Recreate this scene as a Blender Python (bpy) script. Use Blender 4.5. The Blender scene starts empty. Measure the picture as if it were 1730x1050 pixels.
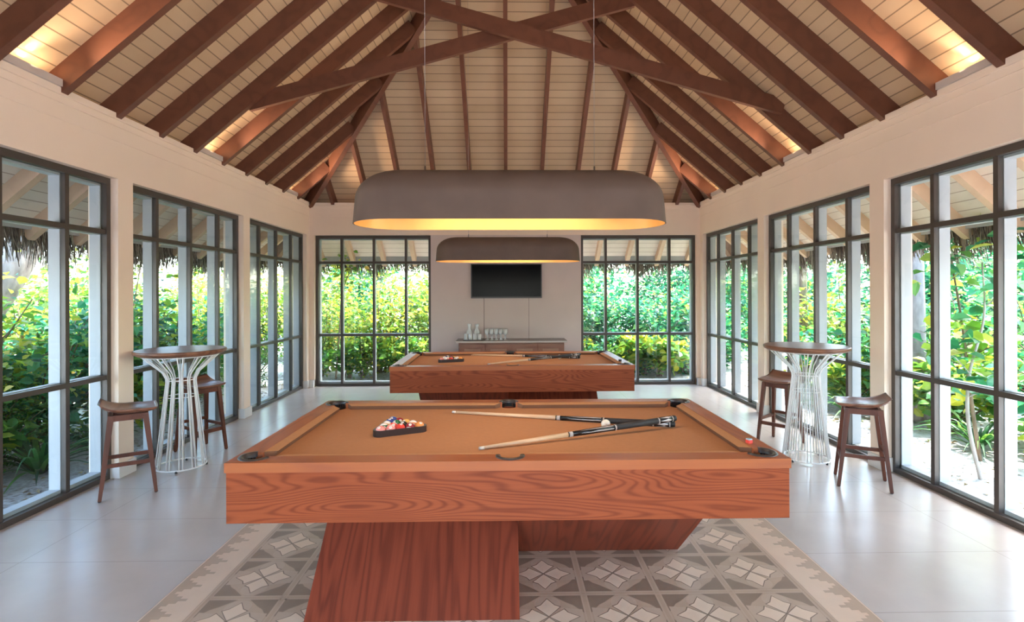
import bpy, math, random
from mathutils import Vector, Matrix
R = math.radians
scene = bpy.context.scene
col = scene.collection
rnd = random.Random(7)

# ------------------------------------------------------------------ camera
cam_d = bpy.data.cameras.new('camera')
cam_d.sensor_width = 36.0
cam_d.lens = 36.0 * 880.0 / 1730.0
cam_d.shift_x = -5.4 / 1730.0
cam_d.shift_y = -30.0 / 1730.0
cam_d.clip_start = 0.05
cam_d.clip_end = 300
cam = bpy.data.objects.new('camera', cam_d)
cam.matrix_world = (Matrix.Translation((0, 0, 1.62)) @ Matrix.Rotation(R(-1.0), 4, 'Z')
                    @ Matrix.Rotation(R(90), 4, 'X') @ Matrix.Rotation(-0.003, 4, 'Z'))
col.objects.link(cam)
scene.camera = cam

# ------------------------------------------------------------------ sky, sun, exposure
world = bpy.data.worlds.new('world')
scene.world = world
world.use_nodes = True
wn = world.node_tree
wn.nodes.clear()
w_out = wn.nodes.new('ShaderNodeOutputWorld')
w_bg = wn.nodes.new('ShaderNodeBackground')
w_sky = wn.nodes.new('ShaderNodeTexSky')
w_sky.sky_type = 'NISHITA'
w_sky.sun_disc = False
w_sky.sun_elevation = R(52)
w_sky.sun_rotation = R(63)
w_sky.air_density = 1.0
w_sky.dust_density = 2.0
w_bg.inputs['Strength'].default_value = 0.75
wn.links.new(w_sky.outputs[0], w_bg.inputs['Color'])
wn.links.new(w_bg.outputs[0], w_out.inputs['Surface'])

sun_d = bpy.data.lights.new('sun', 'SUN')
sun_d.energy = 6.5
sun_d.angle = R(0.6)
sun_d.color = (1.0, 0.95, 0.86)
sun = bpy.data.objects.new('sun', sun_d)
sun.rotation_euler = Vector((0.40, 0.20, 0.85)).to_track_quat('Z', 'Y').to_euler()
col.objects.link(sun)

scene.view_settings.view_transform = 'Standard'
scene.view_settings.look = 'None'
scene.view_settings.gamma = 1.0
scene.view_settings.use_curve_mapping = False
scene.view_settings.exposure = 2.0

WARM = (1.0, 0.84, 0.68)


def area_light(name, loc, size_x, size_y, power, color, direction):
    d = bpy.data.lights.new(name, 'AREA')
    d.shape = 'RECTANGLE'
    d.size = size_x
    d.size_y = size_y
    d.energy = power
    d.color = color
    o = bpy.data.objects.new(name, d)
    o.location = loc
    o.rotation_euler = (-Vector(direction)).to_track_quat('Z', 'Y').to_euler()
    col.objects.link(o)
    return o


# ------------------------------------------------------------------ material helpers
def new_mat(name):
    m = bpy.data.materials.new(name)
    m.use_nodes = True
    nt = m.node_tree
    return m, nt, nt.nodes['Principled BSDF']


def N(nt, kind, **kw):
    n = nt.nodes.new(kind)
    for k, v in kw.items():
        setattr(n, k, v)
    return n


def ramp(nt, stops, interp='LINEAR'):
    r = nt.nodes.new('ShaderNodeValToRGB')
    r.color_ramp.interpolation = interp
    els = r.color_ramp.elements
    while len(els) < len(stops):
        els.new(0.5)
    for e, (p, c) in zip(els, stops):
        e.position = p
        e.color = (c[0], c[1], c[2], 1)
    return r


def math_n(nt, op, a, b=None):
    n = nt.nodes.new('ShaderNodeMath')
    n.operation = op
    for i, v in enumerate((a, b)):
        if v is None:
            continue
        if isinstance(v, (int, float)):
            n.inputs[i].default_value = v
        else:
            nt.links.new(v, n.inputs[i])
    return n.outputs[0]


def mixc(nt, fac, a, b, mode='MIX'):
    n = nt.nodes.new('ShaderNodeMix')
    n.data_type = 'RGBA'
    n.blend_type = mode
    for sock, v in ((n.inputs[0], fac), (n.inputs[6], a), (n.inputs[7], b)):
        if isinstance(v, (int, float)):
            sock.default_value = v
        elif isinstance(v, tuple):
            sock.default_value = (v[0], v[1], v[2], 1)
        else:
            nt.links.new(v, sock)
    return n.outputs[2]


def plain(name, c, rough=0.5, metal=0.0, var=0.06, vscale=6.0, spec=0.5):
    m, nt, b = new_mat(name)
    tc = N(nt, 'ShaderNodeTexCoord')
    no = N(nt, 'ShaderNodeTexNoise')
    no.inputs['Scale'].default_value = vscale
    no.inputs['Detail'].default_value = 4
    nt.links.new(tc.outputs['Object'], no.inputs['Vector'])
    lo = tuple(x * (1 - var) for x in c)
    hi = tuple(min(1, x * (1 + var)) for x in c)
    r = ramp(nt, [(0.3, lo), (0.7, hi)])
    nt.links.new(no.outputs['Fac'], r.inputs[0])
    nt.links.new(r.outputs[0], b.inputs['Base Color'])
    b.inputs['Roughness'].default_value = rough
    b.inputs['Metallic'].default_value = metal
    b.inputs['Specular IOR Level'].default_value = spec
    return m


def grain(name, light, dark, axis='X', rings=9.0, scale=0.9, rough=0.4, strength=0.75, coords='Object', stretch=6.0, spec=0.5):
    m, nt, b = new_mat(name)
    tc = N(nt, 'ShaderNodeTexCoord')
    mp = N(nt, 'ShaderNodeMapping')
    s = [stretch, stretch, stretch]
    for a_ in axis: s['XYZ'.index(a_)] = 1.0
    mp.inputs['Scale'].default_value = [v * scale for v in s]
    nt.links.new(tc.outputs[coords], mp.inputs['Vector'])
    n1 = N(nt, 'ShaderNodeTexNoise')
    n1.inputs['Scale'].default_value = 1.0
    n1.inputs['Detail'].default_value = 1.5
    n1.inputs['Roughness'].default_value = 0.35
    nt.links.new(mp.outputs[0], n1.inputs['Vector'])
    f = math_n(nt, 'MULTIPLY', n1.outputs['Fac'], rings * 6.2832)
    f = math_n(nt, 'SINE', f)
    f = math_n(nt, 'MULTIPLY_ADD', f, 0.5)
    nt.nodes[-1].inputs[2].default_value = 0.5
    f = math_n(nt, 'POWER', f, 2.5)
    # fine fibres
    mp2 = N(nt, 'ShaderNodeMapping')
    s2 = [130.0] * 3
    for a_ in axis: s2['XYZ'.index(a_)] = 3.0
    mp2.inputs['Scale'].default_value = s2
    nt.links.new(tc.outputs[coords], mp2.inputs['Vector'])
    n2 = N(nt, 'ShaderNodeTexNoise')
    n2.inputs['Scale'].default_value = 1.0
    n2.inputs['Detail'].default_value = 2
    nt.links.new(mp2.outputs[0], n2.inputs['Vector'])
    n3 = N(nt, 'ShaderNodeTexNoise')
    n3.inputs['Scale'].default_value = 2.2
    nt.links.new(tc.outputs[coords], n3.inputs['Vector'])
    f2 = math_n(nt, 'MULTIPLY', f, strength)
    f3 = math_n(nt, 'MULTIPLY', n2.outputs['Fac'], 0.35)
    f4 = math_n(nt, 'ADD', f2, f3)
    f4 = math_n(nt, 'ADD', f4, math_n(nt, 'MULTIPLY', n3.outputs['Fac'], 0.3))
    r = ramp(nt, [(0.15, light), (1.15 if False else 1.0, dark)])
    nt.links.new(f4, r.inputs[0])
    nt.links.new(r.outputs[0], b.inputs['Base Color'])
    b.inputs['Roughness'].default_value = rough
    b.inputs['Specular IOR Level'].default_value = spec
    bp = N(nt, 'ShaderNodeBump')
    bp.inputs['Strength'].default_value = 0.12
    bp.inputs['Distance'].default_value = 0.002
    nt.links.new(f4, bp.inputs['Height'])
    nt.links.new(bp.outputs[0], b.inputs['Normal'])
    return m


def plank_mat(name, c1, c2, groove, period=0.078, rough=0.55):
    """boards whose joints run level round every slope (constant height)"""
    m, nt, b = new_mat(name)
    tc = N(nt, 'ShaderNodeTexCoord')
    sp = N(nt, 'ShaderNodeSeparateXYZ')
    nt.links.new(tc.outputs['Object'], sp.inputs[0])
    z = math_n(nt, 'DIVIDE', sp.outputs['Z'], period)
    fr = math_n(nt, 'FRACT', z)
    fl = math_n(nt, 'FLOOR', z)
    g = math_n(nt, 'LESS_THAN', fr, 0.085)
    wn_ = N(nt, 'ShaderNodeTexWhiteNoise')
    wn_.noise_dimensions = '1D'
    nt.links.new(fl, wn_.inputs['W'])
    no = N(nt, 'ShaderNodeTexNoise')
    no.inputs['Scale'].default_value = 3.0
    no.inputs['Detail'].default_value = 5
    nt.links.new(tc.outputs['Object'], no.inputs['Vector'])
    f = math_n(nt, 'ADD', math_n(nt, 'MULTIPLY', wn_.outputs['Value'], 0.4), math_n(nt, 'MULTIPLY', no.outputs['Fac'], 0.7))
    r = ramp(nt, [(0.1, c1), (0.9, c2)])
    nt.links.new(f, r.inputs[0])
    c = mixc(nt, g, r.outputs[0], groove)
    nt.links.new(c, b.inputs['Base Color'])
    b.inputs['Roughness'].default_value = rough
    bp = N(nt, 'ShaderNodeBump')
    bp.inputs['Strength'].default_value = 0.5
    bp.inputs['Distance'].default_value = 0.004
    bp.invert = True
    nt.links.new(g, bp.inputs['Height'])
    nt.links.new(bp.outputs[0], b.inputs['Normal'])
    return m


def leaf_mat(name, stops, transl=0.45, rough=0.4):
    m, nt, b = new_mat(name)
    geo = N(nt, 'ShaderNodeNewGeometry')
    oi = N(nt, 'ShaderNodeObjectInfo')
    f = math_n(nt, 'ADD', geo.outputs['Random Per Island'], math_n(nt, 'MULTIPLY', math_n(nt, 'SUBTRACT', oi.outputs['Random'], 0.5), 0.35))
    r = ramp(nt, stops)
    nt.links.new(f, r.inputs[0])
    nt.links.new(r.outputs[0], b.inputs['Base Color'])
    b.inputs['Roughness'].default_value = rough
    b.inputs['Specular IOR Level'].default_value = 0.4
    tr = N(nt, 'ShaderNodeBsdfTranslucent')
    nt.links.new(mixc(nt, 1.0, r.outputs[0], (1.5, 1.5, 0.9), 'MULTIPLY'), tr.inputs['Color'])
    mx = N(nt, 'ShaderNodeMixShader')
    mx.inputs[0].default_value = transl
    nt.links.new(b.outputs[0], mx.inputs[1])
    nt.links.new(tr.outputs[0], mx.inputs[2])
    nt.links.new(mx.outputs[0], nt.nodes['Material Output'].inputs['Surface'])
    return m


def pane_mat():
    m, nt, b = new_mat('window_glass')
    nt.nodes.remove(b)
    t = N(nt, 'ShaderNodeBsdfTransparent')
    t.inputs[0].default_value = (0.93, 0.97, 0.965, 1)
    g = N(nt, 'ShaderNodeBsdfGlossy')
    g.inputs['Roughness'].default_value = 0.02
    geo = N(nt, 'ShaderNodeNewGeometry')
    dt = N(nt, 'ShaderNodeVectorMath', operation='DOT_PRODUCT')
    nt.links.new(geo.outputs['Incoming'], dt.inputs[0]); nt.links.new(geo.outputs['Normal'], dt.inputs[1])
    c = math_n(nt, 'SUBTRACT', 1.0, math_n(nt, 'ABSOLUTE', dt.outputs['Value']))
    fz = math_n(nt, 'MULTIPLY_ADD', math_n(nt, 'POWER', c, 5.0), 0.55)
    nt.nodes[-1].inputs[2].default_value = 0.03
    mx = N(nt, 'ShaderNodeMixShader')
    nt.links.new(fz, mx.inputs[0])
    nt.links.new(t.outputs[0], mx.inputs[1])
    nt.links.new(g.outputs[0], mx.inputs[2])
    nt.links.new(mx.outputs[0], nt.nodes['Material Output'].inputs['Surface'])
    return m


def floor_mat():
    m, nt, b = new_mat('floor_tile')
    tc = N(nt, 'ShaderNodeTexCoord')
    sp = N(nt, 'ShaderNodeSeparateXYZ')
    nt.links.new(tc.outputs['Object'], sp.inputs[0])
    T = 1.2
    def joint(s, off, period):
        v = math_n(nt, 'FRACT', math_n(nt, 'DIVIDE', math_n(nt, 'ADD', s, off), period))
        return math_n(nt, 'LESS_THAN', v, 0.004 / period)
    j = math_n(nt, 'MAXIMUM', joint(sp.outputs['X'], 50 * T + 0.55, 0.6 * 2), joint(sp.outputs['Y'], 50 * 0.6 - 3.2, 0.6))
    no = N(nt, 'ShaderNodeTexNoise')
    no.inputs['Scale'].default_value = 1.6
    no.inputs['Detail'].default_value = 7
    no.inputs['Roughness'].default_value = 0.6
    nt.links.new(tc.outputs['Object'], no.inputs['Vector'])
    r = ramp(nt, [(0.3, (0.48, 0.405, 0.355)), (0.7, (0.54, 0.46, 0.405))])
    nt.links.new(no.outputs['Fac'], r.inputs[0])
    c = mixc(nt, j, r.outputs[0], (0.34, 0.29, 0.25))
    nt.links.new(c, b.inputs['Base Color'])
    rr = ramp(nt, [(0.3, (0.22,) * 3), (0.7, (0.32,) * 3)])
    b.inputs['Roughness'].default_value = 0.27
    b.inputs['Specular IOR Level'].default_value = 0.6
    return m


def sand_mat():
    m, nt, b = new_mat('sand')
    tc = N(nt, 'ShaderNodeTexCoord')
    n1 = N(nt, 'ShaderNodeTexNoise'); n1.inputs['Scale'].default_value = 0.9; n1.inputs['Detail'].default_value = 8
    n2 = N(nt, 'ShaderNodeTexNoise'); n2.inputs['Scale'].default_value = 22; n2.inputs['Detail'].default_value = 4
    nt.links.new(tc.outputs['Object'], n1.inputs['Vector']); nt.links.new(tc.outputs['Object'], n2.inputs['Vector'])
    f = math_n(nt, 'ADD', math_n(nt, 'MULTIPLY', n1.outputs['Fac'], 0.55), math_n(nt, 'MULTIPLY', n2.outputs['Fac'], 0.45))
    r = ramp(nt, [(0.36, (0.22, 0.18, 0.15)), (0.45, (0.36, 0.34, 0.33)), (0.58, (0.52, 0.52, 0.53))])
    nt.links.new(f, r.inputs[0]); nt.links.new(r.outputs[0], b.inputs['Base Color'])
    b.inputs['Roughness'].default_value = 0.9
    bp = N(nt, 'ShaderNodeBump'); bp.inputs['Strength'].default_value = 0.6; bp.inputs['Distance'].default_value = 0.03
    nt.links.new(n2.outputs['Fac'], bp.inputs['Height']); nt.links.new(bp.outputs[0], b.inputs['Normal'])
    return m


def thatch_mat():
    m, nt, b = new_mat('thatch_straw')
    geo = N(nt, 'ShaderNodeNewGeometry')
    r = ramp(nt, [(0.0, (0.035, 0.022, 0.016)), (0.5, (0.13, 0.085, 0.06)), (0.85, (0.33, 0.25, 0.19)), (1.0, (0.5, 0.42, 0.34))])
    nt.links.new(geo.outputs['Random Per Island'], r.inputs[0]); nt.links.new(r.outputs[0], b.inputs['Base Color'])
    b.inputs['Roughness'].default_value = 0.75
    return m


def bark_mat(name, c1, c2):
    m, nt, b = new_mat(name)
    tc = N(nt, 'ShaderNodeTexCoord')
    mp = N(nt, 'ShaderNodeMapping'); mp.inputs['Scale'].default_value = (9, 9, 3)
    nt.links.new(tc.outputs['Object'], mp.inputs[0])
    no = N(nt, 'ShaderNodeTexNoise'); no.inputs['Scale'].default_value = 1.5; no.inputs['Detail'].default_value = 6
    nt.links.new(mp.outputs[0], no.inputs['Vector'])
    r = ramp(nt, [(0.3, c1), (0.7, c2)])
    nt.links.new(no.outputs['Fac'], r.inputs[0]); nt.links.new(r.outputs[0], b.inputs['Base Color'])
    b.inputs['Roughness'].default_value = 0.85
    bp = N(nt, 'ShaderNodeBump'); bp.inputs['Strength'].default_value = 0.5; bp.inputs['Distance'].default_value = 0.02
    nt.links.new(no.outputs['Fac'], bp.inputs['Height']); nt.links.new(bp.outputs[0], b.inputs['Normal'])
    return m


M = {}
M['wall'] = plain('cream_wall_paint', (0.88, 0.70, 0.555), 0.6, var=0.02, vscale=2)
M['wall_back'] = plain('rose_grey_wall_panel', (0.66, 0.53, 0.48), 0.5, var=0.03, vscale=2)
M['groove'] = plain('panel_joint', (0.28, 0.20, 0.17), 0.7)
M['base'] = plain('white_skirting', (0.72, 0.68, 0.64), 0.45, var=0.02)
M['bronze'] = plain('bronze_window_frame', (0.085, 0.068, 0.058), 0.38, metal=0.3, var=0.08)
M['fin'] = plain('white_exterior_timber', (0.44, 0.43, 0.435), 0.5, var=0.03)
M['glass'] = pane_mat()
M['planks'] = plank_mat('ceiling_planks', (0.55, 0.355, 0.205), (0.70, 0.485, 0.30), (0.27, 0.17, 0.10))
M['soffit'] = plank_mat('soffit_planks', (0.70, 0.56, 0.46), (0.80, 0.66, 0.55), (0.42, 0.31, 0.24))
M['rafter'] = grain('rafter_wood', (0.175, 0.061, 0.031), (0.105, 0.035, 0.019), 'Y', rings=3, rough=0.5, strength=0.3)
M['hip'] = M['rafter']
M['tail'] = plain('pale_rafter_paint', (0.66, 0.42, 0.28), 0.6, var=0.04)
M['floor'] = floor_mat()
M['sand'] = sand_mat()
M['thatch'] = thatch_mat()
M['tw_x'] = grain('teak_long', (0.33, 0.078, 0.027), (0.12, 0.022, 0.010), 'X', rings=30, scale=0.75, rough=0.45, strength=0.36, stretch=8.0, spec=0.15)
M['tw_y'] = grain('teak_cross', (0.41, 0.120, 0.038), (0.24, 0.068, 0.034), 'Y', rings=6, scale=0.8, rough=0.4, strength=0.35, stretch=8.0, spec=0.25)
M['tw_rail'] = grain('teak_rail', (0.41, 0.120, 0.038), (0.27, 0.078, 0.04), 'X', rings=5, scale=0.7, rough=0.4, strength=0.3, stretch=9.0, spec=0.25)
M['tw_leg'] = grain('teak_upright', (0.235, 0.046, 0.021), (0.085, 0.016, 0.009), 'YZ', rings=6, scale=0.9, rough=0.42, strength=0.36, stretch=11.0, spec=0.2)
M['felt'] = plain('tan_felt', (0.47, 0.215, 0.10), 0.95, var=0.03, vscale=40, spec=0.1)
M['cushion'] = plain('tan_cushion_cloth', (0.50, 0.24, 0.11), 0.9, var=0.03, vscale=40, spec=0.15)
M['cushion_face'] = plain('painted_shade_cushion_cloth', (0.22, 0.105, 0.06), 0.9, var=0.03, spec=0.1)  # cushion cloth with the shade of its nose and underside put into the colour
M['pocket'] = plain('dark_leather_pocket', (0.045, 0.030, 0.024), 0.35)
M['pocket_in'] = plain('black_pocket_liner', (0.010, 0.010, 0.011), 0.7)
M['stool'] = grain('walnut', (0.15, 0.048, 0.026), (0.07, 0.022, 0.013), 'Z', rings=4, rough=0.4, strength=0.4, spec=0.25)
M['seat'] = grain('walnut_seat', (0.27, 0.11, 0.06), (0.13, 0.045, 0.025), 'Y', rings=6, rough=0.28, strength=0.5)
M['top'] = grain('walnut_tabletop', (0.27, 0.115, 0.06), (0.12, 0.042, 0.022), 'X', rings=6, rough=0.42, strength=0.5)
M['wire'] = plain('white_powder_coated_wire', (0.82, 0.80, 0.78), 0.35, var=0.01)
M['black'] = plain('black_rubber', (0.012, 0.011, 0.011), 0.5)
M['shade'] = plain('taupe_lamp_metal', (0.115, 0.073, 0.054), 0.62, var=0.12, vscale=5)
M['gold'] = plain('gold_lamp_lining', (0.72, 0.36, 0.085), 0.45, metal=0.15, var=0.02)
M['steel'] = plain('brushed_steel', (0.35, 0.33, 0.32), 0.4, metal=1.0)
M['screen'] = plain('black_tv_glass', (0.004, 0.004, 0.005), 0.18, var=0.2, vscale=3, spec=0.08)
M['bezel'] = plain('dark_tv_bezel', (0.05, 0.045, 0.045), 0.35)
M['cab'] = grain('cabinet_wood', (0.33, 0.155, 0.10), (0.18, 0.07, 0.045), 'X', rings=5, rough=0.45, strength=0.4)
M['cab_in'] = grain('cabinet_panel_wood', (0.42, 0.24, 0.16), (0.28, 0.13, 0.085), 'X', rings=5, rough=0.45, strength=0.4)
M['cab_top'] = plain('dark_stone_top', (0.13, 0.095, 0.085), 0.25, var=0.15, vscale=12)
M['edge'] = plain('pale_top_edge', (0.55, 0.47, 0.42), 0.4)
M['maple'] = plain('maple_shaft', (0.72, 0.45, 0.26), 0.3, var=0.04)
M['cue_black'] = plain('black_cue_lacquer', (0.012, 0.010, 0.010), 0.18)
M['cue_wrap'] = plain('black_cue_wrap', (0.028, 0.024, 0.023), 0.6)
M['inlay'] = plain('pearl_inlay', (0.50, 0.42, 0.38), 0.25)
M['rack'] = plain('dark_wood_rack', (0.032, 0.016, 0.013), 0.35)
M['ivory'] = plain('ivory_ball', (0.80, 0.70, 0.58), 0.12, var=0.01)
M['chalk_red'] = plain('red_chalk_wrapper', (0.75, 0.06, 0.04), 0.5)
M['chalk_top'] = plain('pale_blue_chalk', (0.35, 0.55, 0.62), 0.9)
M['glassware'] = None
mg, ntg, bg = new_mat('drinking_glass')
bg.inputs['Transmission Weight'].default_value = 0.35
bg.inputs['Roughness'].default_value = 0.03
bg.inputs['IOR'].default_value = 1.45
bg.inputs['Base Color'].default_value = (0.97, 0.97, 0.96, 1)
M['glassware'] = mg
M['t_mid'] = plain('inlay_mid_taupe', (0.50, 0.345, 0.235), 0.4, var=0.06)
M['t_dark'] = plain('inlay_dark_taupe', (0.294, 0.199, 0.136), 0.4, var=0.08)
M['t_light'] = plain('inlay_light_beige', (0.536, 0.383, 0.273), 0.4, var=0.05)
M['t_petal'] = plain('inlay_cream', (0.756, 0.558, 0.400), 0.38, var=0.03)
M['t_line'] = plain('inlay_petal_outline', (0.252, 0.170, 0.119), 0.5)
M['t_border'] = plain('inlay_border_cream', (0.714, 0.514, 0.365), 0.4, var=0.03)
M['leafA'] = leaf_mat('yellow_green_leaf', [(0.0, (0.03, 0.10, 0.03)), (0.35, (0.10, 0.22, 0.035)), (0.7, (0.26, 0.36, 0.05)), (0.92, (0.45, 0.42, 0.06)), (1.0, (0.55, 0.36, 0.08))])
M['leafB'] = leaf_mat('teal_green_leaf', [(0.0, (0.01, 0.085, 0.05)), (0.45, (0.025, 0.20, 0.115)), (0.75, (0.09, 0.30, 0.13)), (0.93, (0.26, 0.38, 0.07)), (1.0, (0.45, 0.45, 0.10))])
M['leafC'] = leaf_mat('dark_green_leaf', [(0.0, (0.012, 0.05, 0.02)), (0.6, (0.04, 0.16, 0.05)), (1.0, (0.16, 0.30, 0.05))])
M['leafD'] = leaf_mat('broad_yellow_green_leaf', [(0.0, (0.04, 0.16, 0.04)), (0.6, (0.14, 0.29, 0.04)), (1.0, (0.45, 0.42, 0.05))])
M['bark'] = bark_mat('grey_bark', (0.16, 0.13, 0.12), (0.36, 0.31, 0.28))
M['twig'] = bark_mat('brown_twig', (0.10, 0.065, 0.04), (0.26, 0.18, 0.12))
M['pale_twig'] = bark_mat('pale_twig', (0.32, 0.28, 0.25), (0.55, 0.50, 0.46))
M['litter'] = leaf_mat('dry_leaf', [(0.0, (0.10, 0.06, 0.03)), (0.5, (0.25, 0.17, 0.09)), (1.0, (0.42, 0.34, 0.2))], transl=0.1)


# ------------------------------------------------------------------ mesh builder
class MB:
    def __init__(self):
        self.v = []; self.f = []; self.mi = []; self.sm = []

    def add(self, vs, fs, mi=0, smooth=False):
        o = len(self.v)
        self.v += [tuple(p) for p in vs]
        for f in fs:
            self.f.append(tuple(o + i for i in f)); self.mi.append(mi); self.sm.append(smooth)

    def box(self, x0, x1, y0, y1, z0, z1, mi=0, bev=0.0):
        if x0 > x1: x0, x1 = x1, x0
        if y0 > y1: y0, y1 = y1, y0
        if z0 > z1: z0, z1 = z1, z0
        if bev <= 0:
            vs = [(x, y, z) for z in (z0, z1) for y in (y0, y1) for x in (x0, x1)]
            self.add(vs, [(0, 2, 3, 1), (4, 5, 7, 6), (0, 1, 5, 4), (2, 6, 7, 3), (0, 4, 6, 2), (1, 3, 7, 5)], mi)
            return
        import bmesh
        bm = bmesh.new()
        bmesh.ops.create_cube(bm, size=1.0)
        for v in bm.verts:
            v.co = Vector(((x0 + x1) / 2 + v.co.x * (x1 - x0), (y0 + y1) / 2 + v.co.y * (y1 - y0), (z0 + z1) / 2 + v.co.z * (z1 - z0)))
        bmesh.ops.bevel(bm, geom=list(bm.edges), offset=bev, segments=2, affect='EDGES', profile=0.7)
        bm.verts.index_update()
        self.add([v.co[:] for v in bm.verts], [[v.index for v in f.verts] for f in bm.faces], mi)
        bm.free()

    def hexa(self, bottom, top, mi=0):
        """bottom, top: 4 points each, same winding (ccw seen from above)"""
        self.add(list(bottom) + list(top), [(3, 2, 1, 0), (4, 5, 6, 7), (0, 1, 5, 4), (1, 2, 6, 5), (2, 3, 7, 6), (3, 0, 4, 7)], mi)

    def bar(self, a, b, w, h, up=(0, 0, 1), mi=0, w2=None, h2=None):
        a = Vector(a); b = Vector(b); d = (b - a).normalized(); up = Vector(up)
        s = d.cross(up).normalized(); u = s.cross(d).normalized()
        w2 = w if w2 is None else w2; h2 = h if h2 is None else h2
        A = [a + s * (i * w / 2) + u * (j * h / 2) for i, j in ((-1, -1), (1, -1), (1, 1), (-1, 1))]
        B = [b + s * (i * w2 / 2) + u * (j * h2 / 2) for i, j in ((-1, -1), (1, -1), (1, 1), (-1, 1))]
        self.add(A + B, [(0, 1, 2, 3), (7, 6, 5, 4), (1, 0, 4, 5), (2, 1, 5, 6), (3, 2, 6, 7), (0, 3, 7, 4)], mi)

    def tube(self, pts, r, n=8, mi=0, cap=True, closed=False):
        pts = [Vector(p) for p in pts]
        rs = r if isinstance(r, (list, tuple)) else [r] * len(pts)
        o = len(self.v); k = len(pts)
        prev = None
        for i, p in enumerate(pts):
            if closed: d = pts[(i + 1) % k] - pts[i - 1]
            elif i == 0: d = pts[1] - pts[0]
            elif i == k - 1: d = pts[-1] - pts[-2]
            else: d = pts[i + 1] - pts[i - 1]
            d.normalize()
            ref = prev if prev is not None else (Vector((0, 0, 1)) if abs(d.z) < 0.9 else Vector((1, 0, 0)))
            s = (ref - d * ref.dot(d)).normalized(); t = d.cross(s); prev = s
            for j in range(n):
                a = 2 * math.pi * j / n
                self.v.append(tuple(p + (s * math.cos(a) + t * math.sin(a)) * rs[i]))
        for i in range(k if closed else k - 1):
            i2 = (i + 1) % k
            for j in range(n):
                j2 = (j + 1) % n
                self.f.append((o + i * n + j, o + i * n + j2, o + i2 * n + j2, o + i2 * n + j)); self.mi.append(mi); self.sm.append(True)
        if cap and not closed:
            self.f.append(tuple(o + j for j in reversed(range(n)))); self.mi.append(mi); self.sm.append(False)
            self.f.append(tuple(o + (k - 1) * n + j for j in range(n))); self.mi.append(mi); self.sm.append(False)

    def lathe(self, prof, n=32, mi=0, axis='Z', c=(0, 0, 0), sx=1.0, sy=1.0, smooth=True):
        o = len(self.v); k = len(prof)
        for (r, h) in prof:
            for j in range(n):
                a = 2 * math.pi * j / n
                p = (r * math.cos(a) * sx, r * math.sin(a) * sy, h)
                if axis == 'X': p = (p[2], p[0], p[1])
                self.v.append((c[0] + p[0], c[1] + p[1], c[2] + p[2]))
        for i in range(k - 1):
            for j in range(n):
                j2 = (j + 1) % n
                self.f.append((o + i * n + j, o + i * n + j2, o + (i + 1) * n + j2, o + (i + 1) * n + j)); self.mi.append(mi); self.sm.append(smooth)
        if prof[0][0] > 1e-6:
            self.f.append(tuple(o + j for j in reversed(range(n)))); self.mi.append(mi); self.sm.append(False)
        if prof[-1][0] > 1e-6:
            self.f.append(tuple(o + (k - 1) * n + j for j in range(n))); self.mi.append(mi); self.sm.append(False)

    def poly(self, pts, z, mi=0):
        self.add([(p[0], p[1], z) for p in pts], [tuple(range(len(pts)))], mi)

    def mesh(self, name, mats):
        me = bpy.data.meshes.new(name)
        me.from_pydata(self.v, [], self.f)
        for m in (mats if isinstance(mats, (list, tuple)) else [mats]):
            me.materials.append(m)
        me.polygons.foreach_set('material_index', self.mi)
        me.polygons.foreach_set('use_smooth', self.sm)
        me.update()
        return me

    def build(self, name, mats, parent=None, loc=None):
        o = bpy.data.objects.new(name, self.mesh(name, mats))
        col.objects.link(o)
        if parent: o.parent = parent
        if loc: o.location = loc
        return o


def tag(o, label, cat, group=None, kind=None):
    if label: o['label'] = label
    if cat: o['category'] = cat
    if group: o['group'] = group
    if kind: o['kind'] = kind
    return o


def struct(o):
    o['kind'] = 'structure'
    return o


def empty(name, loc=(0, 0, 0), rz=0.0, label=None, cat=None, group=None, kind=None):
    o = bpy.data.objects.new(name, None)
    o.empty_display_size = 0.2
    o.location = loc
    o.rotation_euler = (0, 0, rz)
    col.objects.link(o)
    return tag(o, label, cat, group, kind)


def kids(o):
    return [c for c in bpy.data.objects if c.parent == o]


def copy_tree(o, parent=None):
    c = o.copy()
    col.objects.link(c)
    if parent: c.parent = parent
    for ch in kids(o):
        copy_tree(ch, c)
    return c


ORD = ['first', 'second', 'third', 'fourth', 'fifth', 'sixth', 'seventh', 'eighth', 'ninth', 'tenth', 'eleventh', 'twelfth', 'thirteenth', 'fourteenth']

# ------------------------------------------------------------------ the room
WX = 3.42          # inner faces of the side walls at x = -WX and WX
WY = 9.12          # inner face of the back wall
Y0 = -1.87         # unseen front of the pavilion, behind the camera
TH = 0.26          # wall thickness
ZH = 2.64          # window head
ZC = 3.20          # crown top
SL = 0.85          # roof slope
ZP = 3.36          # plank plane height above the inner wall faces
YR = WY - WX       # front end of the hip

mb = MB(); mb.box(-WX - TH - 0.05, WX + TH + 0.05, Y0 - 0.3, WY + TH + 0.05, -0.12, 0.0)
struct(mb.build('floor', M['floor']))

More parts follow.
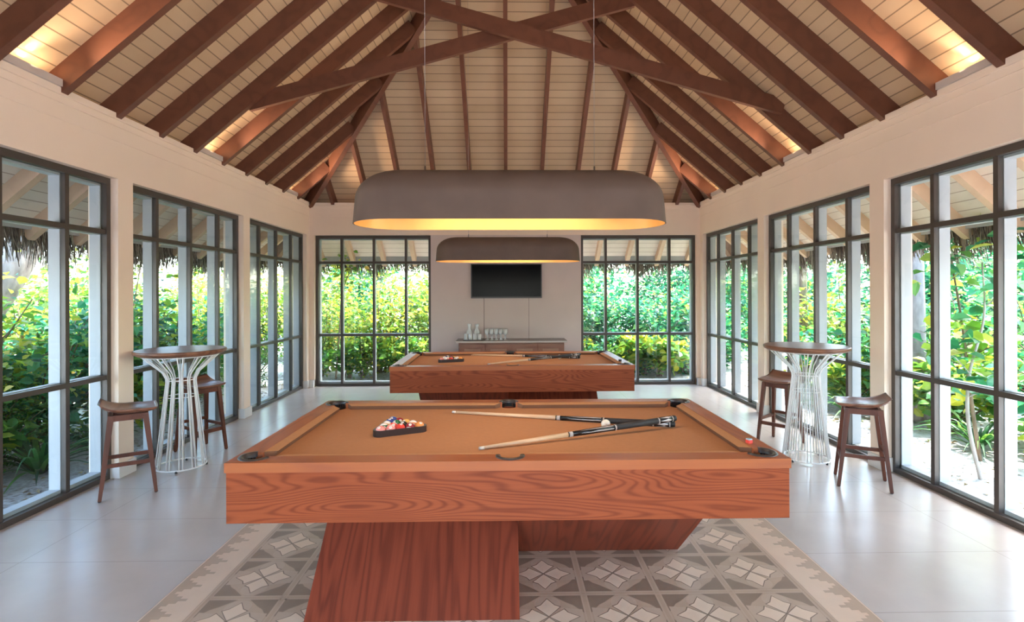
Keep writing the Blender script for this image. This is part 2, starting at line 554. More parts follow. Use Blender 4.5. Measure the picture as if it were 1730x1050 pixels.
# side walls: header band, piers; piers frame the windows
PIER = [(-1.87, -1.685), (0.30, 0.485), (2.475, 2.66), (4.655, 4.84), (6.85, 7.02), (9.0, WY)]
for side, sg in (('left', -1), ('right', 1)):
    mb = MB()
    xi, xo = sg * WX, sg * (WX + TH)
    mb.box(xi, xo, Y0, WY + TH, ZH, ZC)
    for (a, b) in PIER:
        mb.box(xi, xo, a, b if b < WY - 0.01 else WY + TH, 0.0, ZH)
    struct(mb.build('wall_' + side, M['wall']))
    # crown and string mouldings
    mb = MB()
    mb.box(xi, xi - sg * 0.035, Y0, WY, ZC - 0.055, ZC, bev=0.006)
    mb.box(xi, xi - sg * 0.018, Y0, WY, ZC - 0.11, ZC - 0.055)
    mb.box(xi, xi - sg * 0.008, Y0, WY, ZC - 0.235, ZC - 0.11)
    struct(mb.build('trim_' + ('1' if sg < 0 else '2'), M['wall']))
    # skirting round each pier
    mb = MB()
    for (a, b) in PIER:
        mb.box(xi - sg * 0.016, sg * (WX + 0.07), a - 0.014, min(b + 0.014, WY), 0, 0.125, bev=0.004)
    struct(mb.build('baseboard_' + side, M['base']))
# back wall
BW = [(-3.335, -1.315), (1.315, 3.355)]
mb = MB()
mb.box(-WX, WX, WY, WY + TH, ZH, ZC)
mb.box(-WX, BW[0][0], WY, WY + TH, 0, ZH); mb.box(BW[1][1], WX, WY, WY + TH, 0, ZH)
mb.box(BW[0][1], BW[1][0], WY, WY + TH, 0, ZH, mi=1)
mb.box(-0.392, -0.380, WY - 0.003, WY + 0.01, 0.8, 1.54, mi=2)
mb.box(0.395, 0.402, WY - 0.003, WY + 0.01, 0.8, 1.54, mi=2)
struct(mb.build('wall_back', [M['wall'], M['wall_back'], M['groove']]))
mb = MB()
mb.box(-WX + 0.03, WX - 0.03, WY - 0.035, WY, ZC - 0.055, ZC, bev=0.006)
mb.box(-WX + 0.01, WX - 0.01, WY - 0.018, WY, ZC - 0.11, ZC - 0.055)
mb.box(-WX, WX, WY - 0.008, WY, ZC - 0.235, ZC - 0.11)
struct(mb.build('trim_3', M['wall']))
mb = MB()
mb.box(BW[0][1] + 0.0, BW[1][0], WY - 0.015, WY + 0.005, 0, 0.11)
mb.box(-WX, BW[0][0] + 0.0, WY - 0.05, WY + 0.06, 0, 0.125, bev=0.004); mb.box(BW[1][1], WX, WY - 0.05, WY + 0.06, 0, 0.125, bev=0.004)
struct(mb.build('baseboard_back', M['base']))
apex = ZP + SL * WX
# unseen front wall, added to cut light from behind; doorway sized for it
mb = MB(); mb.box(-WX, WX, Y0, Y0 + TH, 2.3, ZC); mb.box(-WX, -1.5, Y0, Y0 + TH, 0, 2.3); mb.box(1.5, WX, Y0, Y0 + TH, 0, 2.3)
# gable above it
mb.add([(-WX, Y0, ZC), (WX, Y0, ZC), (WX, Y0, ZP), (0, Y0, apex), (-WX, Y0, ZP), (-WX, Y0 + .1, ZC), (WX, Y0 + .1, ZC), (WX, Y0 + .1, ZP), (0, Y0 + .1, apex), (-WX, Y0 + .1, ZP)], [(4, 3, 2, 1, 0), (5, 6, 7, 8, 9)])
struct(mb.build('wall_front', M['wall']))

# ------------------------------------------------------------------ ceiling: hipped plank roof that runs on over the eaves
EV = 1.22                     # overhang beyond the inner wall face
ze = ZP - SL * EV
apex = ZP + SL * WX
T_ = 0.05


def roof_pts(o, dz):
    """points of the roof surface at distance o outside the inner faces"""
    z = ZP - SL * o + dz
    return [(-WX - o, Y0 - 0.8, z), (-WX - o, WY + o, z), (WX + o, WY + o, z), (WX + o, Y0 - 0.8, z),
            (0, Y0 - 0.8, apex + dz), (0, YR, apex + dz)]


def roof_mesh(o, dz0, dz1):
    mb_ = MB()
    a = roof_pts(o, dz0); b = roof_pts(o, dz1)
    for pts, flip in ((a, True), (b, False)):
        fs = [(0, 1, 5, 4), (1, 2, 5), (2, 3, 4, 5)]
        fs = [tuple(reversed(f)) for f in fs] if not flip else fs
        mb_.add(pts, fs)
    n = 6
    e = [0, 1, 2, 3, 4]
    vs = a + b
    mb_.add(vs, [(0, 6, 7, 1), (1, 7, 8, 2), (2, 8, 9, 3), (3, 9, 10, 4), (4, 10, 6, 0)])
    return mb_


struct(roof_mesh(TH, 0.0, T_).build('ceiling', M['planks']))


# soffit and thatch of the eaves: one thing per side
def eave(side):
    lab = {'left': 'pale boarded roof eave with shaggy thatch fringe outside the left windows',
           'right': 'pale boarded roof eave with shaggy thatch fringe outside the right windows',
           'back': 'pale boarded roof eave with thatch fringe outside the two back windows'}[side]
    root = empty('thatched_eave', (0, 0, 0), 0, lab, 'roof eave', 'thatched eaves around the pavilion')
    o0, o1 = TH + 0.002, EV
    z0, z1 = ZP - SL * o0, ze
    sgn = -1 if side == 'left' else 1
    if side == 'back':
        P = lambda o, t, z: (t, WY + o, z)
        t0, t1 = (lambda o: -WX - o), (lambda o: WX + o)
        ts = [0.6 * k for k in range(-6, 7)]
    else:
        P = lambda o, t, z: (sgn * (WX + o), t, z)
        t0, t1 = (lambda o: Y0 - 0.8), (lambda o: WY + o)
        ts = [3.50 + 0.56 * k for k in range(-6, 13)]
    b = MB()
    bo = [P(o0, t0(o0), z0), P(o1, t0(o1), z1), P(o1, t1(o1), z1), P(o0, t1(o0), z0)]
    up = [(p[0], p[1], p[2] + 0.05) for p in bo]
    b.add(bo + up, [(0, 1, 2, 3), (7, 6, 5, 4), (0, 4, 5, 1), (1, 5, 6, 2), (2, 6, 7, 3), (3, 7, 4, 0)])
    b.build('soffit', M['soffit'], root)
    b = MB()
    a_, c_ = P(o1 - 0.02, t0(o1), z1 - 0.005), P(o1 - 0.02, t1(o1), z1 - 0.005)
    b.bar(a_, c_, 0.03, 0.13)
    b.build('fascia', M['fin'], root)
    for t in ts:
        tm = t
        r = MB()
        if side == 'back' and abs(t) > WX: oa = abs(t) - WX + 0.05
        elif side != 'back' and t > WY + TH: oa = t - WY + 0.05
        else: oa = TH
        if oa > EV - 0.1: continue
        A = Vector(P(oa, tm, ZP - SL * oa - 0.075)); B = Vector(P(EV + 0.05, tm, ze - SL * 0.05 - 0.075))
        r.bar(A, B, 0.075, 0.14)
        r.build('rafter_tail', M['tail'], root)
    # diagonal corner tail is carried by the hip beam
    # thatch: layered roof pad over the soffit and a hanging fringe of straws
    th = MB()
    rr = random.Random(sum(map(ord, side)))
    ta, tb = t0(o1), t1(o1)
    L = tb - ta
    if side != 'back': ta = 1.0; L = tb - ta
    for i in range(int(L * 520)):
        t = ta + rr.random() * L
        lay = rr.random()
        o = EV + 0.0 + lay * 0.20
        zt = ze + 0.05 + lay * 0.10
        ln = rr.uniform(0.28, 0.56) * (0.85 + 0.25 * math.sin(t * 3.1) * math.sin(t * 7.7))
        dx = rr.gauss(0.07, 0.07); dt = rr.gauss(0.12 if side != 'right' else -0.08, 0.10)
        w = rr.uniform(0.004, 0.010)
        p0 = Vector(P(o, t, zt)); p1 = Vector(P(o + dx * ln * 2, t + dt * ln * 1.6, zt - ln))
        pm = (p0 + p1) / 2 + Vector((0, 0, 0.0))
        q = rr.random() * 3.14
        s1 = Vector((math.cos(q), math.sin(q), 0)) * w
        s2 = Vector((-math.sin(q), math.cos(q), 0)) * w
        th.add([p0 + s1, p0 - s1 * 0.5 + s2, p0 - s1 * 0.5 - s2, p1 + s1 * .3, p1 - s1 * 0.2 + s2 * .3, p1 - s1 * 0.2 - s2 * .3],
               [(0, 1, 4, 3), (1, 2, 5, 4), (2, 0, 3, 5)])
    # pad
    ob = [P(o0, t0(o0), z0 + 0.055), P(EV + 0.18, t0(EV + 0.18), ze - 0.10), P(EV + 0.18, t1(EV + 0.18), ze - 0.10), P(o0, t1(o0), z0 + 0.055)]
    ou = [(p[0], p[1], p[2] + 0.24) for p in ob]
    th.add(ob + ou, [(0, 1, 2, 3), (7, 6, 5, 4), (0, 4, 5, 1), (1, 5, 6, 2), (2, 6, 7, 3), (3, 7, 4, 0)])
    tag(th.build('thatch', M['thatch'], root), None, None, kind='stuff')


for s_ in ('left', 'right', 'back'):
    eave(s_)

# rafters
RD = 0.175
YK = [3.50 + 0.56 * k for k in range(-3, 10)]
for side, sg in (('left', -1), ('right', 1)):
    for k, y in enumerate(reversed(YK)):
        top_x = 0.03 if y <= YR else (y - YR) + 0.05
        dz = -RD / 2 / math.cos(math.atan(SL))
        A = (sg * (WX + 0.16), y, ZP - SL * 0.16 + dz); B = (sg * top_x, y, ZP + SL * (WX - top_x) + dz)
        b = MB(); b.bar(A, B, 0.062, RD)
        o = b.build('rafter', M['rafter'])
        tag(o, 'red-brown roof rafter on the %s slope, %s from the back corner' % (side, ORD[k]), 'rafter', 'rafters of the %s roof slope' % side)
for k, x in enumerate([0.6 * k for k in range(-5, 6)]):
    end = WY - (WX - abs(x)) + 0.03
    dz = -RD / 2 / math.cos(math.atan(SL))
    A = (x, WY + 0.16, ZP - SL * 0.16 + dz); B = (x, end, ZP + SL * (WY - end) + dz)
    b = MB(); b.bar(A, B, 0.055, RD)
    o = b.build('rafter', M['rafter'])
    tag(o, 'red-brown rafter on the hipped end slope over the television, %s from the left' % ORD[k], 'rafter', 'rafters of the back hip slope')
for sg, sd in ((-1, 'left'), (1, 'right')):
    b = MB()
    b.bar((sg * (WX + 1.1), WY + 1.1, ZP - SL * 1.1 - 0.14), (sg * 0.02, YR + 0.02, apex - 0.15), 0.075, 0.23)
    tag(b.build('hip_beam', M['hip']), 'dark red-brown diagonal hip beam rising from the %s back corner' % sd, 'beam', 'hip beams')
b = MB(); b.bar((0, 1.0, apex - 0.12), (0, YR + 0.05, apex - 0.12), 0.07, 0.22)
tag(b.build('ridge_beam', M['hip']), 'red-brown ridge beam along the top of the roof, above the frame', 'beam')
# crossing scissor braces
mk = 0.277
b = MB(); b.bar((-2.83, 5.79, 4.50 - mk * 2.83), (1.42, 5.79, 4.50 + mk * 1.42), 0.05, 0.17)
tag(b.build('scissor_brace', M['rafter']), 'long red-brown roof brace rising from the left slope, behind the one it crosses', 'beam', 'crossing roof braces')
b = MB(); b.bar((3.05, 5.67, 4.50 - mk * 3.05), (-1.42, 5.67, 4.50 + mk * 1.42), 0.05, 0.17)
tag(b.build('scissor_brace', M['rafter']), 'long red-brown roof brace rising from the right slope, in front of the one it crosses', 'beam', 'crossing roof braces')

# uplights on the wall ledge
place = ['nearest the camera', 'in the middle', 'nearest the back corner']
for side, sg in (('left', -1), ('right', 1)):
    for k, y in enumerate((3.78, 6.02, 8.26)):
        root = empty('ledge_uplight', (sg * (WX - 0.01), y, ZC), 0, 'pale uplight box on top of the %s wall, %s' % (side, place[k]), 'light fixture', 'uplights on the wall ledges')
        b = MB()
        b.hexa([(-0.045, -0.24, 0.0), (0.045, -0.24, 0.0), (0.045, 0.24, 0.0), (-0.045, 0.24, 0.0)],
               [(-0.045, -0.24, 0.055), (0.045, -0.24, 0.055), (0.045, 0.24, 0.055), (-0.045, 0.24, 0.055)])
        b.build('housing', M['edge'], root)
        b = MB(); b.box(-0.025, 0.025, -0.18, 0.18, 0.055, 0.060)
        mlamp, ntl, bl = M.get('lampglow') or new_mat('uplight_lens')
        M['lampglow'] = (mlamp, ntl, bl)
        bl.inputs['Base Color'].default_value = (1, 0.85, 0.65, 1)
        bl.inputs['Emission Color'].default_value = (1, 0.78, 0.5, 1)
        bl.inputs['Emission Strength'].default_value = 3
        b.build('lens', mlamp, root)
        area_light('uplight_lamp', (sg * (WX - 0.03), y, ZC + 0.065), 0.05, 0.34, 0.25, (1.0, 0.70, 0.42), (-sg * 0.75, 0, 1.0))
        uw = area_light('uplight_wash', (sg * (WX - 0.05), y, ZC + 0.07), 0.06, 0.40, 3.6, (1.0, 0.78, 0.56), (-sg * 1.0, 0, 0.36))
        uw.data.spread = R(95)


# ------------------------------------------------------------------ windows
def window(num, a, b, axis, plane, out):
    """a..b along the wall; axis 'Y' = side wall at x=plane, 'X' = back wall; out = outward sign"""
    root = empty('window_%d' % num, (0, 0, 0), 0, kind='structure')
    q = (lambda t, d, z: (plane + out * d, t, z)) if axis == 'Y' else (lambda t, d, z: (t, plane + d, z))

    def bx(mb_, t0, t1, d0, d1, z0, z1):
        p, r_ = q(t0, d0, z0), q(t1, d1, z1)
        mb_.box(p[0], r_[0], p[1], r_[1], p[2], r_[2])
    zt, zm, zb = ZH, 2.165, 0.895
    D0, D1, D2 = 0.075, 0.115, 0.205
    w = b - a
    ms = [a + w * 0.222, a + w * 0.5, a + w * 0.778]
    fr = MB(); fw = 0.045
    bx(fr, a, a + fw, D0 - 0.01, D1, 0.0, zt); bx(fr, b - fw, b, D0 - 0.01, D1, 0.0, zt)
    bx(fr, a + fw, b - fw, D0 - 0.01, D1, zt - 0.055, zt); bx(fr, a + fw, b - fw, D0 - 0.01, D1, 0.0, 0.045)
    fr.build('frame', M['bronze'], root)
    for z in (zm, zb):
        t = MB(); bx(t, a + fw, b - fw, D0, D1, z - 0.02, z + 0.02)
        t.build('transom', M['bronze'], root)
    for m_ in ms:
        t = MB()
        for z0, z1 in ((0.045, zb - 0.02), (zb + 0.02, zm - 0.02), (zm + 0.02, zt - 0.055)):
            bx(t, m_ - 0.019, m_ + 0.019, D0, D1, z0, z1)
        t.build('mullion', M['bronze'], root)
    # white timber framing on the outer side
    ex = MB()
    bx(ex, a, a + fw + 0.012, D1, D2, 0, zt); bx(ex, b - fw - 0.012, b, D1, D2, 0, zt)
    bx(ex, a + fw, b - fw, D1, D2, zt - 0.075, zt); bx(ex, a + fw, b - fw, D1, D2, -0.0, 0.075)
    bx(ex, a + fw, b - fw, D1, D1 + 0.05, zm - 0.028, zm + 0.028); bx(ex, a + fw, b - fw, D1, D1 + 0.05, zb - 0.026, zb + 0.026)
    ex.build('outer_frame', M['fin'], root)
    if axis == 'Y':
        for m_ in ms:
            t = MB(); bx(t, m_ - 0.024, m_ + 0.024, D1, D2, 0.075, zt - 0.075)
            t.build('outer_post', M['fin'], root)
    else:
        for m_ in ms:
            t = MB(); bx(t, m_ - 0.022, m_ + 0.022, D1, D1 + 0.05, 0.075, zt - 0.075)
            t.build('outer_post', M['fin'], root)
    g = MB(); bx(g, a + 0.02, b - 0.02, D0 + 0.018, D0 + 0.022, 0.02, zt - 0.02)
    g.build('glass', M['glass'], root)
    root['label'] = {1: 'left wall window nearest the camera', }.get(num, 'floor-to-ceiling gridded window')
    return root


n_ = 1
for out, plane in ((-1, -WX), (1, WX)):
    for i in range(len(PIER) - 2, -1, -1):
        window(n_, PIER[i][1], PIER[i + 1][0], 'Y', plane, out); n_ += 1
window(n_, BW[0][0], BW[0][1], 'X', WY, 1); n_ += 1
window(n_, BW[1][0], BW[1][1], 'X', WY, 1)
del n_
for o in bpy.data.objects:
    if o.name.startswith('window_') and 'label' in o: del o['label']

# ------------------------------------------------------------------ patterned tile inlay under the near table
CX, CY = 0.01, 3.20
P4 = 0.40
mb = MB()
X1, Y1 = 1.83, 1.20
mb.box(CX - X1, CX + X1, CY - Y1 - 0.23, CY + Y1 + 0.23, 0.0, 0.002, mi=5)       # cream border
zl = 0.0022
def rect(x0, x1, y0, y1, z, mi): mb.poly([(x0, y0), (x1, y0), (x1, y1), (x0, y1)], z, mi)
rect(CX - 1.6, CX + 1.6, CY - Y1, CY + Y1, zl, 0)
for i in range(-4, 4):
    for j in range(-3, 3):
        u0, v0 = CX + (i + .5) * P4, CY + (j + .5) * P4
        for su in (-1, 1):
            for sv in (-1, 1):
                c = (u0 + su * .182, v0 + sv * .182)
                pts = [c, (c[0] - su * .150, c[1]), (c[0] - su * .085, c[1] - sv * .06), (c[0] - su * .05, c[1] - sv * .085), (c[0], c[1] - sv * .150)]
                if su * sv < 0: pts = pts[::-1]
                mb.poly(pts, zl + .0002, 1)
        for (du, dv) in ((0, .115), (0, -.115)):
            mb.poly([(u0 + du + .068 * math.cos(t * math.pi / 10), v0 + dv + .062 * math.sin(t * math.pi / 10)) for t in range(20)], zl + .0004, 2)
        for (du, dv) in ((.12, 0), (-.12, 0)):
            mb.poly([(u0 + du - .055, v0 + dv - .075), (u0 + du + .055, v0 + dv - .06), (u0 + du + .055, v0 + dv + .06), (u0 + du - .055, v0 + dv + .075)], zl + .0004, 2)
        for q in range(4):
            ca, sa = math.cos(q * math.pi / 2), math.sin(q * math.pi / 2)
            def rot(p, k=1.0): return (u0 + (p[0] * ca - p[1] * sa) * k, v0 + (p[0] * sa + p[1] * ca) * k)
            inner = [(0.006, 0), (0.035, -0.024), (0.082, -0.062), (0.098, -0.035), (0.152, 0), (0.098, 0.035), (0.082, 0.062), (0.035, 0.024)]
            outer = [(0.0, 0), (0.035, -0.030), (0.085, -0.069), (0.102, -0.038), (0.159, 0), (0.102, 0.038), (0.085, 0.069), (0.035, 0.030)]
            mb.poly([rot(p) for p in outer], zl + .0006, 4)
            mb.poly([rot(p) for p in inner], zl + .0008, 3)
for i in range(-4, 5):
    x = CX + i * P4
    rect(x - .018, x - .009, CY - Y1, CY + Y1, zl + .0003, 2); rect(x + .009, x + .018, CY - Y1, CY + Y1, zl + .0003, 2)
for j in range(-3, 4):
    y = CY + j * P4
    rect(CX - 1.6, CX + 1.6, y - .018, y - .009, zl + .0003, 2); rect(CX - 1.6, CX + 1.6, y + .009, y + .018, zl + .0003, 2)
# jagged outer border
for sg in (-1, 1):
    y = CY - Y1 - 0.2
    while y < CY + Y1 + 0.2:
        for k, dep in enumerate((0.05, 0.085, 0.125, 0.085, 0.05, 0.025)):
            ya = y + k * 0.0222
            xa, xb = CX + sg * X1, CX + sg * (X1 - dep)
            rect(min(xa, xb), max(xa, xb), ya, ya + 0.0224, zl + .0002, 6)
        y += 0.1333
    rect(CX + sg * (X1 + .006) - .004, CX + sg * (X1 + .006) + .004, CY - Y1 - .23, CY + Y1 + .23, zl + .0004, 3)
    rect(CX + sg * 1.6 - .006, CX + sg * 1.6 + .006, CY - Y1, CY + Y1, zl + .0005, 6)
tag(mb.build('patterned_tile_inlay', [M['t_mid'], M['t_dark'], M['t_light'], M['t_petal'], M['t_line'], M['t_border'], M['t_mid']]),
    'taupe and cream flower-patterned tile carpet with jagged border under the near pool table', 'tile inlay')

# ------------------------------------------------------------------ pool tables
TL, TW, TZ = 2.675, 1.42, 0.83


def arc(cx, cy, r, a0, a1, n):
    return [(cx + r * math.cos(R(a0 + (a1 - a0) * i / n)), cy + r * math.sin(R(a0 + (a1 - a0) * i / n))) for i in range(n + 1)]


def pool_table(mirror=1):
    root = empty('pool_table', (0, 0, 0))
    hx, hy = TL / 2, TW / 2
    # apron (box of the cabinet)
    ins = 0.006
    b = MB(); b.box(-hx + ins, hx - ins, -hy + ins, -hy + ins + 0.035, 0.545, 0.784, bev=0.002); b.build('apron_panel', M['tw_x'], root)
    b = MB(); b.box(-hx + ins, hx - ins, hy - ins - 0.035, hy - ins, 0.545, 0.784, bev=0.002); b.build('apron_panel', M['tw_x'], root)
    for s in (-1, 1):
        b = MB(); b.box(s * (hx - ins - 0.001), s * (hx - ins - 0.036), -hy + ins + 0.035, hy - ins - 0.035, 0.546, 0.783); b.build('apron_panel', M['tw_y'], root)
    b = MB(); b.box(-hx + 0.05, hx - 0.05, -hy + 0.05, hy - 0.05, 0.60, 0.64); b.build('underside_board', M['tw_leg'], root)
    # rails: mitred tops, cut away at the corner and middle pockets
    rw = 0.105
    cp = 0.15      # rail end cut back from the table corner by the pocket
    def rail(pts, mat):
        b = MB()
        b.hexa([(p[0], p[1], 0.784) for p in pts], [(p[0], p[1], TZ) for p in pts])
        return b.build('rail', mat, root)
    rail([(-hx, -hy), (hx, -hy), (hx - rw, -hy + rw), (-hx + rw, -hy + rw)], M['tw_rail'])
    rail([(hx, hy), (-hx, hy), (-hx + rw, hy - rw), (hx - rw, hy - rw)], M['tw_rail'])
    rail([(-hx, hy), (-hx, -hy), (-hx + rw, -hy + rw), (-hx + rw, hy - rw)], M['tw_y'])
    rail([(hx, -hy), (hx, hy), (hx - rw, hy - rw), (hx - rw, -hy + rw)], M['tw_y'])
    # cloth bed
    b = MB(); b.box(-hx + rw, hx - rw, -hy + rw, hy - rw, 0.775, 0.795); b.build('cloth_bed', M['felt'], root)
    # cushions: top slopes gently, nose undercut; ends cut at angle
    cw = 0.052
    def cushion(a, bb, inward):
        a = Vector((a[0], a[1], 0)); bb = Vector((bb[0], bb[1], 0)); n = Vector((inward[0], inward[1], 0)); d = (bb - a).normalized()
        A0, B0 = a, bb
        A1, B1 = a + n * cw + d * cw * 0.75, bb + n * cw - d * cw * 0.75
        A2, B2 = a + n * (cw - 0.012) + d * cw * 0.6, bb + n * (cw - 0.012) - d * cw * 0.6
        z0, z1, z2 = 0.829, 0.822, 0.796
        vs = [A0 + Vector((0, 0, z0)), B0 + Vector((0, 0, z0)), B1 + Vector((0, 0, z1)), A1 + Vector((0, 0, z1)), B2 + Vector((0, 0, z2)), A2 + Vector((0, 0, z2)), B0 + Vector((0, 0, z2)), A0 + Vector((0, 0, z2))]
        b = MB()
        fl = Vector((0, 0, 1)).dot((vs[1] - vs[0]).cross(vs[2] - vs[0])) < 0
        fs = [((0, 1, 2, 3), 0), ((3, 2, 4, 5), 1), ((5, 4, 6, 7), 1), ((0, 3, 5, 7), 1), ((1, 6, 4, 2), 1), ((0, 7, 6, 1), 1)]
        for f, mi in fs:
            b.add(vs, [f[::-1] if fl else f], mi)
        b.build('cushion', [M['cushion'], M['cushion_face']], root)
    ix, iy = hx - rw, hy - rw
    g, mgp = 0.075, 0.062
    for s in (-1, 1):
        cushion((-ix + g, s * iy), (-mgp, s * iy), (0, -s)); cushion((mgp, s * iy), (ix - g, s * iy), (0, -s))
        cushion((s * ix, -iy + g), (s * ix, iy - g), (-s, 0))
    # pockets: leather lip round a dark well
    def pocket(cx, cy, r, a0, a1, zlip=TZ):
        w = MB()
        w.lathe([(r * 0.97, 0.66), (r * 0.97, 0.790), (r * 0.90, 0.792), (r * 0.86, 0.70), (0.001, 0.69)], 28, c=(cx, cy, 0))
        wp = arc(cx, cy, r * 0.962, a0 + 8, a1 - 8, 18); o_ = len(w.v)
        for p in wp: w.v += [(p[0], p[1], 0.75), (p[0], p[1], TZ + 0.001)]
        for i in range(len(wp) - 1): w.f.append((o_ + 2 * i, o_ + 2 * i + 1, o_ + 2 * i + 3, o_ + 2 * i + 2)); w.mi.append(0); w.sm.append(True)
        po = w.build('pocket', M['pocket_in'], root)
        l = MB()
        pts = [Vector((p[0], p[1], TZ + 0.003)) for p in arc(cx, cy, r * 1.0, a0, a1, 18)]
        # flat rounded lip
        n = len(pts)
        for i, p in enumerate(pts):
            d = (p - Vector((cx, cy, p.z))).normalized()
            for (k, h) in ((-0.012, -0.018), (-0.010, 0.003), (-0.002, 0.007), (0.010, 0.006), (0.014, 0.0), (0.014, -0.006)):
                q = p + d * k; l.v.append((q.x, q.y, TZ + h))
        for i in range(n - 1):
            for k in range(5):
                l.f.append((i * 6 + k, (i + 1) * 6 + k, (i + 1) * 6 + k + 1, i * 6 + k + 1)); l.mi.append(0); l.sm.append(True)
        for e in (0, n - 1):
            l.f.append(tuple(e * 6 + k for k in (range(6) if e else reversed(range(6))))); l.mi.append(0); l.sm.append(False)
        l.build('lip', M['pocket'], po)
    r = 0.066
    cxo, cyo = hx - rw + 0.005, hy - rw + 0.005
    for sx in (-1, 1):
        for sy in (-1, 1):
            mid = math.degrees(math.atan2(sy, sx))
            pocket(sx * cxo, sy * cyo, r, mid - 118, mid + 118)
    for sy in (-1, 1):
        pocket(0, sy * (hy - rw + 0.026), 0.058, 90 * sy - 95, 90 * sy + 95)
    # cut the pocket mouths through rails, cushions and bed
    cb = MB()
    for (px_, py_, pr) in [(sx * cxo, sy * cyo, r * 0.965) for sx in (-1, 1) for sy in (-1, 1)] + [(0, sy * (hy - rw + 0.026), 0.056) for sy in (-1, 1)]:
        cb.lathe([(pr, 0.55), (pr, 0.95)], 32, c=(px_, py_, 0))
    cutter = cb.build('cutter', M['felt'])
    bpy.context.view_layer.update()
    for o in kids(root):
        if o.name.split('.')[0] in ('rail', 'cushion', 'cloth_bed'):
            md = o.modifiers.new('cut', 'BOOLEAN'); md.operation = 'DIFFERENCE'; md.object = cutter; md.solver = 'EXACT'
            me = bpy.data.meshes.new_from_object(o.evaluated_get(bpy.context.evaluated_depsgraph_get()))
            o.modifiers.clear(); o.data = me
    bpy.data.objects.remove(cutter)
    # crossed slab pedestal: each half a thick leaning board
    zt = 0.60
    lean = 0.60
    t = 0.50
    halves = [(-1.02, 0.045, 1), (0.045, 1.06, -1)]
    for (x0, x1, s) in halves:
        if mirror < 0: x0, x1 = -x1, -x0
        yb, yt = (-0.585, -0.585 + lean) if s > 0 else (0.585 - t, 0.585 - t - lean)
        if s < 0: yb, yt = 0.10, 0.10 - 0.67
        b = MB()
        b.hexa([(x0, yb, 0.003), (x1, yb, 0.003), (x1, yb + t, 0.003), (x0, yb + t, 0.003)],
               [(x0, yt, zt), (x1, yt, zt), (x1, yt + t, zt), (x0, yt + t, zt)])
        b.build('pedestal_slab', M['tw_leg'], root)
    return root


near = pool_table(1)
near.location = (0.0175, 3.166, 0)
tag(near, 'large red-brown wooden pool table with tan cloth in the foreground', 'pool table', 'pool tables')
far = pool_table(-1)
far.location = (0.062, 6.37, 0); far.rotation_euler = (0, 0, R(0.9))
tag(far, 'red-brown pool table with tan cloth further back, in front of the television', 'pool table', 'pool tables')

# ------------------------------------------------------------------ cues
CLZ = 0.795


def cue(label, tip, butt, ztip, zbutt, group, src=None, L=1.47):
    a, b_ = Vector((butt[0], butt[1], zbutt)), Vector((tip[0], tip[1], ztip))
    if src is None:
        root = empty('pool_cue')
        def seg(name, x0, r0, x1, r1, mat, par=root):
            s = MB(); s.lathe([(r0, x0), (r1, x1)], 16, axis='X'); return s.build(name, mat, par)
        s = MB(); s.lathe([(0.008, 0.0), (0.0125, 0.004), (0.0145, 0.014), (0.0148, 0.03)], 16, axis='X'); s.build('bumper', M['black'], root)
        seg('butt_ring', 0.03, 0.0150, 0.036, 0.0150, M['inlay'])
        sl = seg('butt_sleeve', 0.036, 0.0148, 0.128, 0.0143, M['cue_black'])
        d = MB()
        for k in range(6):
            am = k * math.pi / 3
            for (xa, xm, xb, w) in ((0.04, 0.066, 0.124, 0.0065),):
                def pt(x, w_): r_ = 0.0149; return (x, (r_ + .0003) * math.cos(am + w_ / r_), (r_ + .0003) * math.sin(am + w_ / r_))
                d.add([pt(xa, 0), pt(xm, w), pt(xb, 0), pt(xm, -w)], [(0, 1, 2, 3)])
        d.build('inlay', M['inlay'], sl)
        seg('butt_ring', 0.128, 0.0146, 0.136, 0.0146, M['inlay'])
        seg('wrap', 0.136, 0.0146, 0.430, 0.0132, M['cue_wrap'])
        seg('butt_ring', 0.430, 0.0136, 0.440, 0.0135, M['inlay'])
        fo = seg('forearm', 0.440, 0.0132, 0.715, 0.0112, M['cue_black'])
        d = MB()
        for k in range(6):
            am = k * math.pi / 3
            def pt2(x, w_):
                r_ = 0.0132 - (x - 0.44) / 0.275 * 0.002 + 0.0004
                return (x, r_ * math.cos(am + w_ / r_), r_ * math.sin(am + w_ / r_))
            d.add([pt2(0.45, -0.002), pt2(0.45, 0.002), pt2(0.50, 0.0026), pt2(0.60, 0.0014), pt2(0.675, 0), pt2(0.60, -0.0014), pt2(0.50, -0.0026)], [(0, 1, 2, 3, 4, 5, 6)])
        d.build('inlay', M['inlay'], fo)
        seg('joint_collar', 0.715, 0.0114, 0.738, 0.0112, M['inlay'])
        seg('joint_ring', 0.738, 0.0112, 0.744, 0.0112, M['cue_black'])
        seg('shaft', 0.744, 0.0108, L - 0.03, 0.0065, M['maple'])
        seg('ferrule', L - 0.03, 0.0066, L - 0.008, 0.0065, M['ivory'])
        s = MB(); s.lathe([(0.0062, L - 0.008), (0.0062, L - 0.003), (0.003, L)], 12, axis='X'); s.build('tip', M['edge'], root)
    else:
        root = copy_tree(src)
    d = (b_ - a).normalized()
    root.location = a
    root.rotation_euler = d.to_track_quat('X', 'Z').to_euler()
    root.scale = (1, 1.3, 1.3)
    tag(root, label, 'pool cue', group)
    return root


